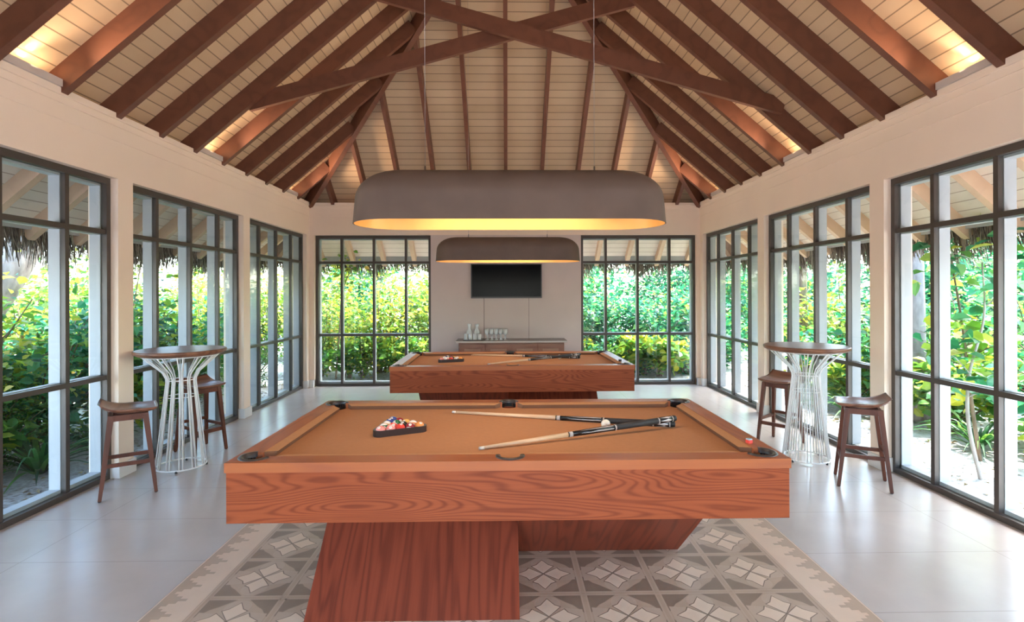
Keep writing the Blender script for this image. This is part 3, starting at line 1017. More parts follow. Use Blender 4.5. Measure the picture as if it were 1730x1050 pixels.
c1 = cue('lower of the two crossed pool cues on the near table, tip toward the far rail', (-0.40, 3.60), (1.035, 3.175), CLZ + 0.010, CLZ + 0.0195, 'pool cues')
c2 = cue('upper of the crossed pool cues on the near table, tip near its front rail', (-0.15, 2.745), (1.042, 3.188), CLZ + 0.009, CLZ + 0.054, 'pool cues', L=1.27)
cue('lower of the two crossed pool cues on the far table, tip toward the far left', (-0.46, 6.93), (0.93, 6.54), CLZ + 0.010, CLZ + 0.0195, 'pool cues', c1)
cue('upper of the crossed pool cues on the far table, tip near its front rail', (-0.20, 6.03), (0.935, 6.555), CLZ + 0.009, CLZ + 0.054, 'pool cues', c2)

# ------------------------------------------------------------------ balls and racks
BR = 0.0286


def sphere_mb(r, seg=28, rings=18, stripe=False):
    b = MB()
    prof = [(max(r * math.sin(math.pi * i / rings), 1e-7), -r * math.cos(math.pi * i / rings)) for i in range(rings + 1)]
    n = seg
    for (rr_, h) in prof:
        for j in range(n):
            a = 2 * math.pi * j / n
            b.v.append((rr_ * math.cos(a), rr_ * math.sin(a), h))
    for i in range(rings):
        hm = -math.cos(math.pi * (i + .5) / rings)
        mi = 1 if (stripe and abs(hm) > 0.52) else 0
        for j in range(n):
            j2 = (j + 1) % n
            b.f.append((i * n + j, i * n + j2, (i + 1) * n + j2, (i + 1) * n + j)); b.mi.append(mi); b.sm.append(True)
    return b


def ball_col(name, c): return plain(name, c, 0.1, var=0.01)


COLS = {'yellow': (0.80, 0.42, 0.10), 'blue': (0.03, 0.06, 0.28), 'red': (0.75, 0.06, 0.04), 'pink': (0.85, 0.28, 0.24),
        'orange': (0.85, 0.30, 0.08), 'green': (0.02, 0.16, 0.06), 'maroon': (0.30, 0.02, 0.03), 'black': (0.01, 0.01, 0.01)}
BM = {k: ball_col(k + '_ball_resin', v) for k, v in COLS.items()}
M['ball_white'] = ball_col('white_ball_resin', (0.85, 0.76, 0.68))
M['numeral'] = plain('numeral_black', (0.02, 0.02, 0.02), 0.4)
_digit_cache = {}


def digit_mesh(txt):
    if txt in _digit_cache: return _digit_cache[txt]
    cu = bpy.data.curves.new('numeral', 'FONT')
    cu.body = txt; cu.size = 0.013 if len(txt) == 1 else 0.010
    cu.align_x = 'CENTER'; cu.align_y = 'CENTER'
    to = bpy.data.objects.new('numeral', cu)
    col.objects.link(to)
    dg = bpy.context.evaluated_depsgraph_get()
    me = bpy.data.meshes.new_from_object(to.evaluated_get(dg))
    bpy.data.objects.remove(to)
    for v in me.vertices:
        x, y = v.co.x, v.co.y
        rr_ = BR + 0.0006
        v.co = (x, y, math.sqrt(max(rr_ * rr_ - x * x - y * y, 0)))
    me.materials.clear(); me.materials.append(M['numeral'])
    _digit_cache[txt] = me
    return me


def disc_mesh():
    b = MB()
    rr_ = BR + 0.0003
    o = [(0, 0, rr_)]
    for k in (1, 2, 3):
        a = 0.30 * k / 3 * 1.0
        for j in range(20):
            t = 2 * math.pi * j / 20
            o.append((rr_ * math.sin(a) * math.cos(t), rr_ * math.sin(a) * math.sin(t), rr_ * math.cos(a)))
    fs = [(0, 1 + j, 1 + (j + 1) % 20) for j in range(20)]
    for k in (0, 1):
        for j in range(20):
            j2 = (j + 1) % 20
            fs.append((1 + k * 20 + j, 1 + (k + 1) * 20 + j, 1 + (k + 1) * 20 + j2, 1 + k * 20 + j2))
    b.add(o, fs, 0, True)
    return b.mesh('number_spot', M['ball_white'])


DISC = disc_mesh()
BALLS = {}
for num, cn in enumerate(['yellow', 'blue', 'red', 'pink', 'orange', 'green', 'maroon', 'black', 'yellow', 'blue', 'red', 'pink', 'orange', 'green', 'maroon'], 1):
    st = num > 8
    BALLS[num] = (cn, st, sphere_mb(BR, stripe=st).mesh('pool_ball', [BM[cn], M['ball_white']]))

# rows from the side nearest the camera (five balls) to the far corner (one)
ROWS = [[4, 12, 3, 15, 5], [14, 11, 8, 13], [9, 6, 1], [2, 7], [10]]
RN = ['nearest row', 'second row', 'third row', 'fourth row', 'far corner']


def rack(A, B, where, seed):
    A = Vector((A[0], A[1], 0)); B = Vector((B[0], B[1], 0))
    ux = (B - A).normalized(); uy = Vector((-ux.y, ux.x, 0))
    s = 2 * BR + 0.0005
    inner = 4 * s + 2 * BR * math.sqrt(3)
    ang = math.atan2(ux.y, ux.x)
    mid = (A + B) / 2
    root = empty('ball_rack', (mid.x, mid.y, CLZ), ang, 'dark triangular wooden rack holding the fifteen balls on the %s pool table' % where, 'ball rack', 'triangular ball racks')
    th = 0.014
    cr = []
    # rounded triangle outline, inner offset and outer offset
    cen = [(-2 * s, 0), (2 * s, 0), (0, 2 * s * math.sqrt(3))]
    def outline(rr_):
        pts = []
        for (cx, cy), a0 in zip(cen, (150, 270, 30)):
            pts += [(p[0], p[1] + BR + th) for p in arc(cx, cy, rr_, a0, a0 + 120, 8)]
        return pts
    ri, ro = outline(BR + 0.0012), outline(BR + th)
    n = len(ri)
    b = MB()
    h = 0.036
    vs = [(p[0], p[1], 0) for p in ro] + [(p[0], p[1], h) for p in ro] + [(p[0], p[1], h) for p in ri] + [(p[0], p[1], 0) for p in ri]
    fs = []
    for i in range(n):
        j = (i + 1) % n
        for k in range(4):
            k2 = (k + 1) % 4
            fs.append((k * n + i, k * n + j, k2 * n + j, k2 * n + i))
    b.add(vs, fs)
    b.build('frame', M['rack'], root)
    rg = random.Random(seed)
    for r_i, row in enumerate(ROWS):
        for k, num in enumerate(row):
            lx = (-len(row) + 1) * s / 2 + k * s
            ly = BR + th + r_i * s * math.sqrt(3) / 2
            p = mid + ux * lx + uy * ly
            cn, st, me = BALLS[num]
            ball = bpy.data.objects.new('pool_ball', me); col.objects.link(ball)
            ball.location = (p.x, p.y, CLZ + BR)
            ball.rotation_euler = (rg.uniform(0.2, 1.3), rg.uniform(-0.6, 0.6), rg.uniform(-0.7, 0.7))
            posn = '' if len(row) == 1 else ', %s from left' % ORD[k]
            tag(ball, '%s %s pool ball, %s of the rack%s, %s table' % (cn, 'striped' if st else 'solid', RN[r_i], posn, where), 'pool ball', 'racked balls on the %s table' % where)
            if where == 'near' :
                d_ = bpy.data.objects.new('number_spot', DISC); col.objects.link(d_); d_.parent = ball
                q = bpy.data.objects.new('numeral', digit_mesh(str(num))); col.objects.link(q); q.parent = d_
                if st:
                    d_.rotation_euler = (R(90), 0, 0)
                    ball.rotation_euler = (rg.uniform(-0.9, -0.2), rg.uniform(-0.3, 0.3), rg.uniform(-0.4, 0.4))
                else:
                    ball.rotation_euler = (rg.uniform(0.2, 1.0), rg.uniform(-0.5, 0.5), rg.uniform(-0.5, 0.5))


rack((-0.757, 2.985), (-0.463, 3.118), 'near', 3)
rack((-0.80, 6.20), (-0.50, 6.30), 'far', 4)
wb = sphere_mb(BR)
ME_CUE = wb.mesh('cue_ball', M['ivory'])
for loc, lab, gp in (((0.603, 3.155, CLZ + BR), 'ivory cue ball between the crossed cues on the near pool table', 1), ((0.665, 6.50, CLZ + BR), 'ivory cue ball between the crossed cues on the far pool table', 2)):
    o = bpy.data.objects.new('cue_ball', ME_CUE); col.objects.link(o); o.location = loc; o.rotation_euler = (R(78), 0, 0)
    tag(o, lab, 'cue ball', 'cue balls')
    b = MB(); b.lathe([(0.0026, BR - 0.0004), (0.0001, BR + 0.0003)], 12)
    b.build('dot', M['numeral'], o)
# chalk cubes
for loc, lab, c1_, c2_ in (((1.274, 2.715, TZ), 'small red chalk cube with pale blue top on the near table right rail', 'chalk_red', 'chalk_top'),
                           ((1.315, 6.00, TZ), 'small dark brown chalk cube on the right rail of the far table', 'rack', 'rack')):
    root = empty('chalk_cube', loc, 0.3, lab, 'chalk', 'chalk cubes on table rails')
    b = MB(); b.box(-0.0125, 0.0125, -0.0125, 0.0125, 0, 0.018, bev=0.001); b.build('wrapper', M[c1_], root)
    b = MB(); b.box(-0.012, 0.012, -0.012, 0.012, 0.018, 0.024, bev=0.002); b.build('chalk_top', M[c2_], root)


# ------------------------------------------------------------------ pendant lamps
def stadium(hl, r, n=14):
    """outline ccw: half length of straight hl, radius r"""
    pts = [(hl + r * math.cos(R(a)), r * math.sin(R(a))) for a in [-90 + 180 * i / n for i in range(n + 1)]]
    pts += [(-hl + r * math.cos(R(a)), r * math.sin(R(a))) for a in [90 + 180 * i / n for i in range(n + 1)]]
    return pts


def pendant(loc, label):
    root = empty('pendant_lamp', loc, 0, label, 'pendant lamp', 'long pendant lamps')
    L2, W2, H = 0.905, 0.245, 0.30
    def shell(off, z_off=0.0):
        prof = []
        # rounded dome: nearly vertical sides with generous rounded shoulder
        for i in range(13):
            t = i / 12 * math.pi / 2
            rr_ = 0.165
            prof.append((rr_ * (1 - math.cos(t)) + 0.0, (H - rr_) + rr_ * math.sin(t)))
        prof = [(-0.012, 0.0), (-0.008, 0.04)] + prof
        rings = []
        for ins, z in prof:
            r_ = max(W2 - ins * 1.0 - off, 0.02)
            # ends pull in further than the sides
            hl = L2 - W2 - max(ins, 0) * 0.35
            rings.append([(p[0], p[1], max(z - off * (1 if z > 0.2 else 0), 0)) for p in stadium(hl, r_)])
        return rings
    def skin(b, rings, flip):
        n = len(rings[0]); o = len(b.v)
        for r_ in rings: b.v += r_
        for i in range(len(rings) - 1):
            for j in range(n):
                j2 = (j + 1) % n
                f = (o + i * n + j, o + i * n + j2, o + (i + 1) * n + j2, o + (i + 1) * n + j)
                b.f.append(f[::-1] if flip else f); b.mi.append(0); b.sm.append(True)
        f = tuple(o + (len(rings) - 1) * n + j for j in range(n))
        b.f.append(f[::-1] if flip else f); b.mi.append(0); b.sm.append(False)
        return o, n
    b = MB(); ro = shell(0.0); ri = shell(0.006)
    skin(b, ro, False)
    # rim strip between outer and inner edge
    n = len(ro[0]); o = len(b.v)
    b.v += ro[0] + ri[0]
    for j in range(n):
        j2 = (j + 1) % n
        b.f.append((o + j, o + n + j, o + n + j2, o + j2)); b.mi.append(0); b.sm.append(False)
    b.build('lamp_shade', M['shade'], root)
    b = MB(); skin(b, ri, True)
    b.build('gold_lining', M['gold'], root)
    for x in (-0.50, 0.50):
        top = apex - SL * abs(x) - loc[2] - 0.0 if loc[1] < YR else ZP + SL * min(WX - abs(x + loc[0]), WY - loc[1]) - loc[2]
        w = MB(); w.tube([(x, 0, H - 0.002), (x, 0, top)], 0.0011, 6); w.build('suspension_wire', M['steel'], root)
        w = MB(); w.lathe([(0.016, H - 0.004), (0.016, H + 0.008), (0.006, H + 0.014), (0.005, H + 0.045)], 14, c=(x, 0, 0)); w.build('wire_stud', M['steel'], root)
    # lamp tube inside
    t = MB(); t.tube([(-0.55, 0, 0.19), (0.55, 0, 0.19)], 0.014, 10)
    mt, nt_, bt = new_mat('warm_lamp_tube')
    bt.inputs['Emission Color'].default_value = (1, 0.74, 0.42, 1)
    bt.inputs['Emission Strength'].default_value = 0.25
    t.build('lamp_tube', mt, root)
    area_light('pendant_light', (loc[0], loc[1], loc[2] + 0.16), 1.1, 0.12, 3.2, WARM, (0, 0, -1))


pendant((0.025, 3.08, 2.025), 'long taupe capsule-shaped pendant lamp with gold inside hanging over the near table')
pendant((0.025, 6.63, 2.025), 'long taupe capsule-shaped pendant lamp hanging over the far table, before the television')


# ------------------------------------------------------------------ wire bar tables
def bar_table(loc, label, src=None, rz=0.0):
    if src:
        root = copy_tree(src); root.location = loc; root.rotation_euler = (0, 0, rz)
        return tag(root, label, 'bar table', 'high wire-base bar tables')
    root = empty('bar_table', loc, rz, label, 'bar table', 'high wire-base bar tables')
    b = MB()
    b.lathe([(0.30, 1.052), (0.345, 1.060), (0.372, 1.076), (0.378, 1.092), (0.374, 1.103), (0.366, 1.106)], 72)
    b.build('tabletop', M['top'], root)
    N_ = 24
    def ringz(r, z, th, name):
        w = MB(); w.tube([(r * math.cos(2 * math.pi * k / 48), r * math.sin(2 * math.pi * k / 48), z) for k in range(48)], th, 8, closed=True)
        w.build(name, M['wire'], root)
    for k in range(N_):
        a = 2 * math.pi * (k + 0.5) / N_ + (0.06 if k % 2 else -0.06)
        w = MB()
        prof = [(0.315, 1.054), (0.150, 0.895), (0.122, 0.835), (0.120, 0.80), (0.135, 0.66), (0.205, 0.022)]
        w.tube([(r_ * math.cos(a), r_ * math.sin(a), z) for r_, z in prof], 0.0055, 7)
        w.build('wire_rod', M['wire'], root)
    ringz(0.205, 0.020, 0.007, 'bottom_ring'); ringz(0.115, 0.822, 0.005, 'waist_ring'); ringz(0.298, 1.050, 0.006, 'top_ring')
    ringz(0.122, 0.665, 0.004, 'waist_ring')
    for k in range(4):
        a = R(-70 + 90 * k)
        w = MB(); w.lathe([(0.010, 0.0), (0.010, 0.016), (0.006, 0.022)], 12, c=(0.205 * math.cos(a), 0.205 * math.sin(a), 0)); w.build('rubber_foot', M['black'], root)
    return root


bt = bar_table((-3.055, 4.95, 0), 'round walnut-topped bar table on white wire base by the left windows')
bar_table((2.915, 5.02, 0), 'round walnut-topped bar table on white wire base by the right windows', bt, R(7))


# ------------------------------------------------------------------ stools
def stool(loc, rz, label, src=None):
    if src:
        root = copy_tree(src); root.location = loc; root.rotation_euler = (0, 0, rz)
        return tag(root, label, 'bar stool', 'walnut bar stools')
    root = empty('bar_stool', loc, rz, label, 'bar stool', 'walnut bar stools')
    # seat: front = +X, raised curled back lip at -X
    nx, ny = 16, 14
    top = []; bot = []
    for i in range(nx + 1):
        for j in range(ny + 1):
            u = -1 + 2 * i / nx; v = -1 + 2 * j / ny
            hw = 0.175 - 0.012 * (u + 1) / 2 - 0.02 * max(0, -u - 0.55) ** 1.2
            x = 0.20 * u * (1 - 0.05 * v * v); y = hw * v * (1 - 0.05 * max(0, u) ** 4)
            z = 0.692 + 0.058 * max(0, -u) ** 2.4 - 0.010 * math.cos(u * 1.2) * (1 - v * v) + 0.010 * v * v * (1 if u < 0.5 else 0.6)
            edge = max(abs(u) ** 8, abs(v) ** 8)
            thick = 0.030 - 0.010 * max(0, -u) - 0.013 * edge
            top.append((x, y, z)); bot.append((x * (1 - 0.03 * edge), y * (1 - 0.05 * edge), z - thick))
    b = MB(); nv = (nx + 1) * (ny + 1)
    fs = []
    idx = lambda i, j: i * (ny + 1) + j
    for i in range(nx):
        for j in range(ny):
            fs.append((idx(i, j), idx(i + 1, j), idx(i + 1, j + 1), idx(i, j + 1)))
            fs.append((nv + idx(i, j), nv + idx(i, j + 1), nv + idx(i + 1, j + 1), nv + idx(i + 1, j)))
    for i in range(nx):
        fs.append((idx(i, 0), nv + idx(i, 0), nv + idx(i + 1, 0), idx(i + 1, 0)))
        fs.append((idx(i, ny), idx(i + 1, ny), nv + idx(i + 1, ny), nv + idx(i, ny)))
    for j in range(ny):
        fs.append((idx(0, j), idx(0, j + 1), nv + idx(0, j + 1), nv + idx(0, j)))
        fs.append((idx(nx, j), nv + idx(nx, j), nv + idx(nx, j + 1), idx(nx, j + 1)))
    b.add(top + bot, fs, 0, True)
    b.build('seat', M['seat'], root)
    feet = {}
    for sx in (-1, 1):
        for sy in (-1, 1):
            t_ = Vector((sx * 0.112, sy * 0.118, 0.655)); f_ = Vector((sx * 0.182, sy * 0.158, 0.006))
            l = MB(); l.bar(f_, t_, 0.024, 0.024, up=(sx, 0, 0.2), w2=0.036, h2=0.040); l.build('leg', M['stool'], root)
            p = MB(); p.lathe([(0.010, 0.0), (0.011, 0.010)], 10, c=(f_.x, f_.y, 0)); p.build('foot_pad', M['black'], root)
            feet[(sx, sy)] = lambda z, a=f_, c=t_: a + (c - a) * ((z - a.z) / (c.z - a.z))
    for (a, c, z, h) in (((1, -1), (1, 1), 0.225, 0.036), ((-1, -1), (-1, 1), 0.30, 0.030), ((-1, -1), (1, -1), 0.265, 0.030), ((-1, 1), (1, 1), 0.265, 0.030)):
        s = MB(); s.bar(feet[a](z), feet[c](z), 0.018, h); s.build('stretcher', M['stool'], root)
    for (a, c) in (((1, -1), (1, 1)), ((-1, -1), (-1, 1)), ((-1, -1), (1, -1)), ((-1, 1), (1, 1))):
        s = MB(); s.bar(feet[a](0.632), feet[c](0.632), 0.022, 0.046); s.build('seat_rail', M['stool'], root)
    return root


s0 = stool((-3.115, 4.35, 0), R(35), 'walnut bar stool in front of the left bar table, nearer the camera')
stool((-3.17, 5.46, 0), R(-31), 'walnut bar stool behind the left bar table', s0)
stool((3.01, 4.36, 0), R(152), 'walnut bar stool in front of the right bar table, nearer the camera', s0)
stool((2.95, 5.56, 0), R(218), 'walnut bar stool behind the right bar table', s0)

# ------------------------------------------------------------------ television, sideboard, glasses
root = empty('television', (0.006, WY - 0.006, 1.832), 0, 'black flat-screen television mounted on the back wall', 'television')
b = MB(); b.box(-0.618, 0.618, -0.048, -0.012, -0.298, 0.298, bev=0.004); b.build('bezel', M['bezel'], root)
b = MB(); b.box(-0.600, 0.600, -0.0505, -0.0475, -0.272, 0.284); b.build('screen', M['screen'], root)
b = MB(); b.box(-0.15, 0.15, -0.014, 0.003, -0.12, 0.12); b.build('wall_mount', M['black'], root)

SX0, SX1, SY0, SY1, SZ = -0.79, 0.965, 8.66, 9.09, 0.835
root = empty('sideboard', ((SX0 + SX1) / 2, (SY0 + SY1) / 2, 0), 0, 'wooden sideboard with dark top and four panelled doors below the television', 'sideboard')
hw, hd = (SX1 - SX0) / 2, (SY1 - SY0) / 2
b = MB(); b.box(-hw, hw, -hd, hd, 0.06, SZ - 0.035); b.box(-hw + .04, hw - .04, -hd + .04, hd - .02, 0, 0.06); b.build('body', M['cab'], root)
b = MB(); b.box(-hw - 0.05, hw + 0.05, -hd - 0.05, hd, SZ - 0.033, SZ - 0.004, mi=1, bev=0.002); b.box(-hw - 0.045, hw + 0.045, -hd - 0.045, hd, SZ - 0.004, SZ); b.build('top', [M['cab_top'], M['edge']], root)
dw = (2 * hw - 0.02) / 4
for k in range(4):
    x0 = -hw + 0.01 + k * dw + 0.008; x1 = x0 + dw - 0.016
    b = MB()
    z0, z1 = 0.09, SZ - 0.06
    b.box(x0, x1, -hd - 0.012, -hd, z0, z1)
    for (a_, b_, c_, d_) in ((x0, x0 + .06, z0, z1), (x1 - .06, x1, z0, z1), (x0 + .06, x1 - .06, z1 - .06, z1), (x0 + .06, x1 - .06, z0, z0 + .06)):
        b.box(a_, b_, -hd - 0.022, -hd - 0.012, c_, d_)
    dr = b.build('door', M['cab'], root)
    b = MB(); b.box(x0 + .075, x1 - .075, -hd - 0.017, -hd - 0.012, z0 + .075, z1 - .075, bev=0.002); b.build('door_panel', M['cab_in'], dr)
    b = MB(); b.lathe([(0.006, 0), (0.012, 0.012), (0.010, 0.02)], 12); kn = b.build('knob', M['steel'], dr); kn.location = (x1 - .03 if k % 2 == 0 else x0 + .03, -hd - 0.022, 0.5); kn.rotation_euler = (R(90), 0, 0)


def glass_thing(name, prof, loc, label, cat, group, src=None):
    if src is None:
        b = MB(); b.lathe(prof, 20); o = b.build(name, M['glassware'])
    else:
        o = src.copy(); col.objects.link(o)
    o.location = loc
    return tag(o, label, cat, group)


def thin(outer, th):
    """outer profile bottom->rim, returns closed thick profile"""
    inner = [(max(r_ - th, 0.001), z + (th if i == 0 else 0)) for i, (r_, z) in enumerate(outer)]
    return [(0.0005, outer[0][1])] + outer + inner[::-1] + [(0.0005, outer[0][1] + th * 2)]


tumb = thin([(0.026, 0), (0.032, 0.01), (0.036, 0.10)], 0.002)
caraf = thin([(0.045, 0), (0.055, 0.01), (0.056, 0.09), (0.050, 0.13), (0.026, 0.175), (0.024, 0.20), (0.036, 0.26)], 0.0025)
gobl = thin([(0.028, 0.095), (0.034, 0.12), (0.036, 0.185)], 0.002)
gobl = [(0.030, 0.0), (0.030, 0.004), (0.006, 0.012), (0.005, 0.085)] + gobl[1:]
# round tray
b = MB(); b.lathe([(0.155, 0.0), (0.165, 0.004), (0.168, 0.018), (0.162, 0.018), (0.158, 0.008), (0.001, 0.008)], 40)
tr = b.build('serving_tray', M['steel'], loc=(-0.56, 8.80, SZ)); tag(tr, 'round tray under the glass carafes at the left end of the sideboard', 'tray')
src = None
for k, (dx, dy) in enumerate(((-0.062, 0.04), (0.062, 0.04))):
    src = glass_thing('carafe', caraf, (-0.56 + dx, 8.80 + dy, SZ + 0.008), 'clear glass carafe on the tray, %s of the two' % ('left' if k == 0 else 'right'), 'carafe', 'glass carafes on the sideboard', src)
src = None
for k, dx in enumerate((-0.11, -0.037, 0.037, 0.11)):
    dy = -0.085 if k in (1, 2) else -0.055
    src = glass_thing('tumbler', tumb, (-0.56 + dx, 8.80 + dy, SZ + 0.008), 'clear glass tumbler on the tray before the carafes, %s from the left' % ORD[k], 'drinking glass', 'tumblers on the tray', src)
src = None
for j in range(2):
    for k in range(5):
        src = glass_thing('stemmed_glass', gobl, (-0.325 + k * 0.076 + j * 0.012, 8.78 + j * 0.09, SZ), 'stemmed glass on the sideboard, %s from the left in the %s row' % (ORD[k], 'front' if j == 0 else 'rear'), 'drinking glass', 'stemmed glasses in two rows', src)

# ------------------------------------------------------------------ garden
mb = MB()
gx, gy = 64, 64
for i in range(gx + 1):
    for j in range(gy + 1):
        x = -32 + 64 * i / gx; y = -24 + 64 * j / gy
        dd = max(abs(x) - 4.2, y - 10.4, 0)
        z = -0.14 + 0.05 * math.sin(x * 1.3 + 1) * math.cos(y * 1.1) * min(1, dd) + min(dd, 8) * 0.012
        mb.v.append((x, y, z))
for i in range(gx):
    for j in range(gy):
        a = i * (gy + 1) + j
        mb.f.append((a, a + gy + 1, a + gy + 2, a + 1)); mb.mi.append(0); mb.sm.append(True)
g_ = mb.build('sandy_ground', M['sand']); struct(g_)


def ground_z(x, y):
    dd = max(abs(x) - 4.2, y - 10.4, 0)
    return -0.14 + 0.05 * math.sin(x * 1.3 + 1) * math.cos(y * 1.1) * min(1, dd) + min(dd, 8) * 0.012


def leaf(b, p, n, d, L, W, shape=0, fold=0.18):
    """single leaf: base p, direction d, normal n"""
    d = d.normalized(); s = d.cross(n)
    if s.length < 1e-4: return
    s.normalize(); n = s.cross(d)
    if shape == 0:      # broad oval, folded at the midrib
        P = [p, p + d * L * .30 + s * W * .48 + n * W * fold, p + d * L * .68 + s * W * .42 + n * W * fold - n * L * .05, p + d * L - n * L * .12,
             p + d * L * .68 - s * W * .42 + n * W * fold - n * L * .05, p + d * L * .30 - s * W * .48 + n * W * fold, p + d * L * .5 - n * L * 0.01]
        b.add(P, [(0, 1, 6), (1, 2, 6), (2, 3, 6), (3, 4, 6), (4, 5, 6), (5, 0, 6)], 0, False)
    else:
        P = [p, p + d * L * .45 + s * W * .5 + n * W * fold, p + d * L - n * L * .1, p + d * L * .45 - s * W * .5 + n * W * fold]
        b.add(P, [(0, 1, 2), (0, 2, 3)], 0, False)


def shrub_meshes(seed, H, Rr, nbr, nleaf, L, shape, leafmat, twigmat, low=0.12, spread=0.22):
    rg = random.Random(seed)
    st = MB(); lf = MB()
    tips = []
    for k in range(nbr):
        a = rg.random() * 6.283; rad = Rr * math.sqrt(rg.random()); hh = H * (1 - 0.45 * (rad / Rr) ** 2) * rg.uniform(0.55, 1.0)
        p0 = Vector((rg.gauss(0, .06), rg.gauss(0, .06), 0)); p3 = Vector((rad * math.cos(a), rad * math.sin(a), hh))
        p1 = p0 + Vector((p3.x * .15, p3.y * .15, hh * .45)); p2 = p0 + Vector((p3.x * .6 + rg.gauss(0, .08), p3.y * .6 + rg.gauss(0, .08), hh * .78))
        pts = []
        for i in range(7):
            t = i / 6
            pts.append(p0 * (1 - t) ** 3 + p1 * 3 * t * (1 - t) ** 2 + p2 * 3 * t * t * (1 - t) + p3 * t ** 3)
        st.tube(pts, [0.018 * (1 - t / 7.0) + 0.003 for t in range(7)], 5)
        tips.append(pts)
    for k in range(nleaf):
        pts = rg.choice(tips)
        t = low + (1 - low) * (rg.random() ** 0.75)
        q = t * 6; i = min(int(q), 5)
        p = pts[i].lerp(pts[i + 1], q - i) + Vector((rg.gauss(0, spread), rg.gauss(0, spread), rg.gauss(0, spread * .8)))
        if p.z < 0.03: p.z = abs(p.z) + 0.05
        out = Vector((p.x, p.y, 0.25)).normalized()
        d = Vector((rg.gauss(0, 1), rg.gauss(0, 1), rg.gauss(-0.1, .5))) + out * 0.9
        n = Vector((rg.gauss(0, .55), rg.gauss(0, .55), 1.0)) + out * rg.uniform(0, 1.3)
        l = L * rg.uniform(0.65, 1.25)
        leaf(lf, p, n, d, l, l * (0.72 if shape == 0 else 0.45), shape)
    return st.mesh('stems', twigmat), lf.mesh('foliage', leafmat)


PROTO = {
    'A': (shrub_meshes(11, 2.5, 1.0, 16, 1900, 0.115, 0, M['leafA'], M['twig']), 'bushy shrub with yellow-green rounded leaves'),
    'B': (shrub_meshes(12, 2.5, 1.1, 16, 1900, 0.135, 0, M['leafB'], M['twig']), 'bushy shrub with blue-green broad leaves'),
    'C': (shrub_meshes(13, 2.2, 1.0, 22, 3600, 0.085, 1, M['leafC'], M['twig'], low=0.03), 'dense shrub with small dark green leaves'),
    'D': (shrub_meshes(14, 1.1, 0.6, 9, 520, 0.20, 0, M['leafD'], M['twig'], low=0.35, spread=0.12), 'low shrub with large yellow-green leaves'),
    'E': (shrub_meshes(15, 3.6, 1.5, 26, 3600, 0.14, 0, M['leafB'], M['bark'], low=0.1, spread=0.3), 'tall blue-green leafy shrub'),
    'F': (shrub_meshes(16, 3.4, 1.4, 24, 3400, 0.13, 0, M['leafA'], M['bark'], low=0.1, spread=0.3), 'tall yellow-green leafy shrub'),
}


def lily_meshes():
    rg = random.Random(5); lf = MB()
    for k in range(46):
        a = rg.random() * 6.283; L = rg.uniform(0.45, 0.85); w = rg.uniform(0.018, 0.030); el = rg.uniform(0.6, 1.35)
        h = Vector((math.cos(a), math.sin(a), 0)); s = Vector((-h.y, h.x, 0))
        pr = []
        for i in range(7):
            t = i / 6
            r_ = L * t * math.cos(el) + L * 0.32 * t * t; z = L * t * math.sin(el) - L * 0.55 * t ** 2.6
            ww = w * (1 - t ** 2) + 0.001
            c = h * (r_ + 0.03) + Vector((0, 0, max(z, 0.01)))
            pr.append((c + s * ww + Vector((0, 0, .006)), c, c - s * ww + Vector((0, 0, .006))))
        o = len(lf.v)
        for tr_ in pr: lf.v += [tuple(q) for q in tr_]
        for i in range(6):
            for j in range(2):
                lf.f.append((o + i * 3 + j, o + i * 3 + j + 1, o + (i + 1) * 3 + j + 1, o + (i + 1) * 3 + j)); lf.mi.append(0); lf.sm.append(True)
    return lf.mesh('leaves', M['leafC'])


LILY = lily_meshes()


def plant(kind, x, y, sc, rz, label, group, zs=1.0):
    (me_s, me_l), _ = PROTO[kind]
    root = empty('shrub', (x, y, ground_z(x, y) - 0.02), rz, label, 'shrub', group)
    root.scale = (sc, sc, sc * zs)
    a = bpy.data.objects.new('stems', me_s); col.objects.link(a); a.parent = root
    b_ = bpy.data.objects.new('foliage', me_l); col.objects.link(b_); b_.parent = root
    return root


rg = random.Random(21)
# front rows: positions chosen by bay
left_front = [('B', -5.6, 4.2, .85), ('A', -5.7, 5.3, .95), ('B', -5.5, 6.3, .9), ('A', -5.4, 7.5, .95), ('B', -5.5, 8.6, .95), ('A', -5.6, 9.8, .9)]
for k, (kd, x, y, s) in enumerate(left_front):
    plant(kd, x, y, s, rg.random() * 6, '%s left of the room, %s in the front row' % (PROTO[kd][1], ORD[k]), 'front row of shrubs outside the left windows')
right_front = [('B', 6.3, 4.0, .85), ('B', 6.4, 5.6, .9), ('C', 6.2, 7.0, .9), ('B', 5.9, 8.2, .9), ('A', 6.0, 9.4, .9)]
for k, (kd, x, y, s) in enumerate(right_front):
    plant(kd, x, y, s, rg.random() * 6, '%s right of the room, %s in the front row' % (PROTO[kd][1], ORD[k]), 'front row of shrubs outside the right windows')
back_front = [('A', -4.0, 11.6, .9), ('A', -2.8, 11.7, 1.0), ('A', -1.6, 11.9, .95), ('C', -0.2, 12.0, .95), ('A', 1.1, 12.0, .85), ('B', 2.2, 12.1, .95), ('B', 3.4, 12.0, .9), ('B', 4.6, 11.8, .95)]
for k, (kd, x, y, s) in enumerate(back_front):
    plant(kd, x, y, s, rg.random() * 6, '%s behind the back wall, %s from left' % (PROTO[kd][1], ORD[k]), 'front row of shrubs behind the back wall')
low = [(-4.95, 4.7, .75, 'left'), (-4.9, 6.7, .8, 'left'), (-5.0, 8.3, .8, 'left'), (5.55, 4.9, .8, 'right'), (5.5, 6.3, .85, 'right'), (5.3, 8.0, .8, 'right')]
for k, (x, y, s, sd) in enumerate(low):
    plant('D', x, y, s, rg.random() * 6, 'low shrub with large yellow-green leaves by the %s windows, %s from the camera' % (sd, ORD[k % 3]), 'low shrubs beside the %s windows' % sd)
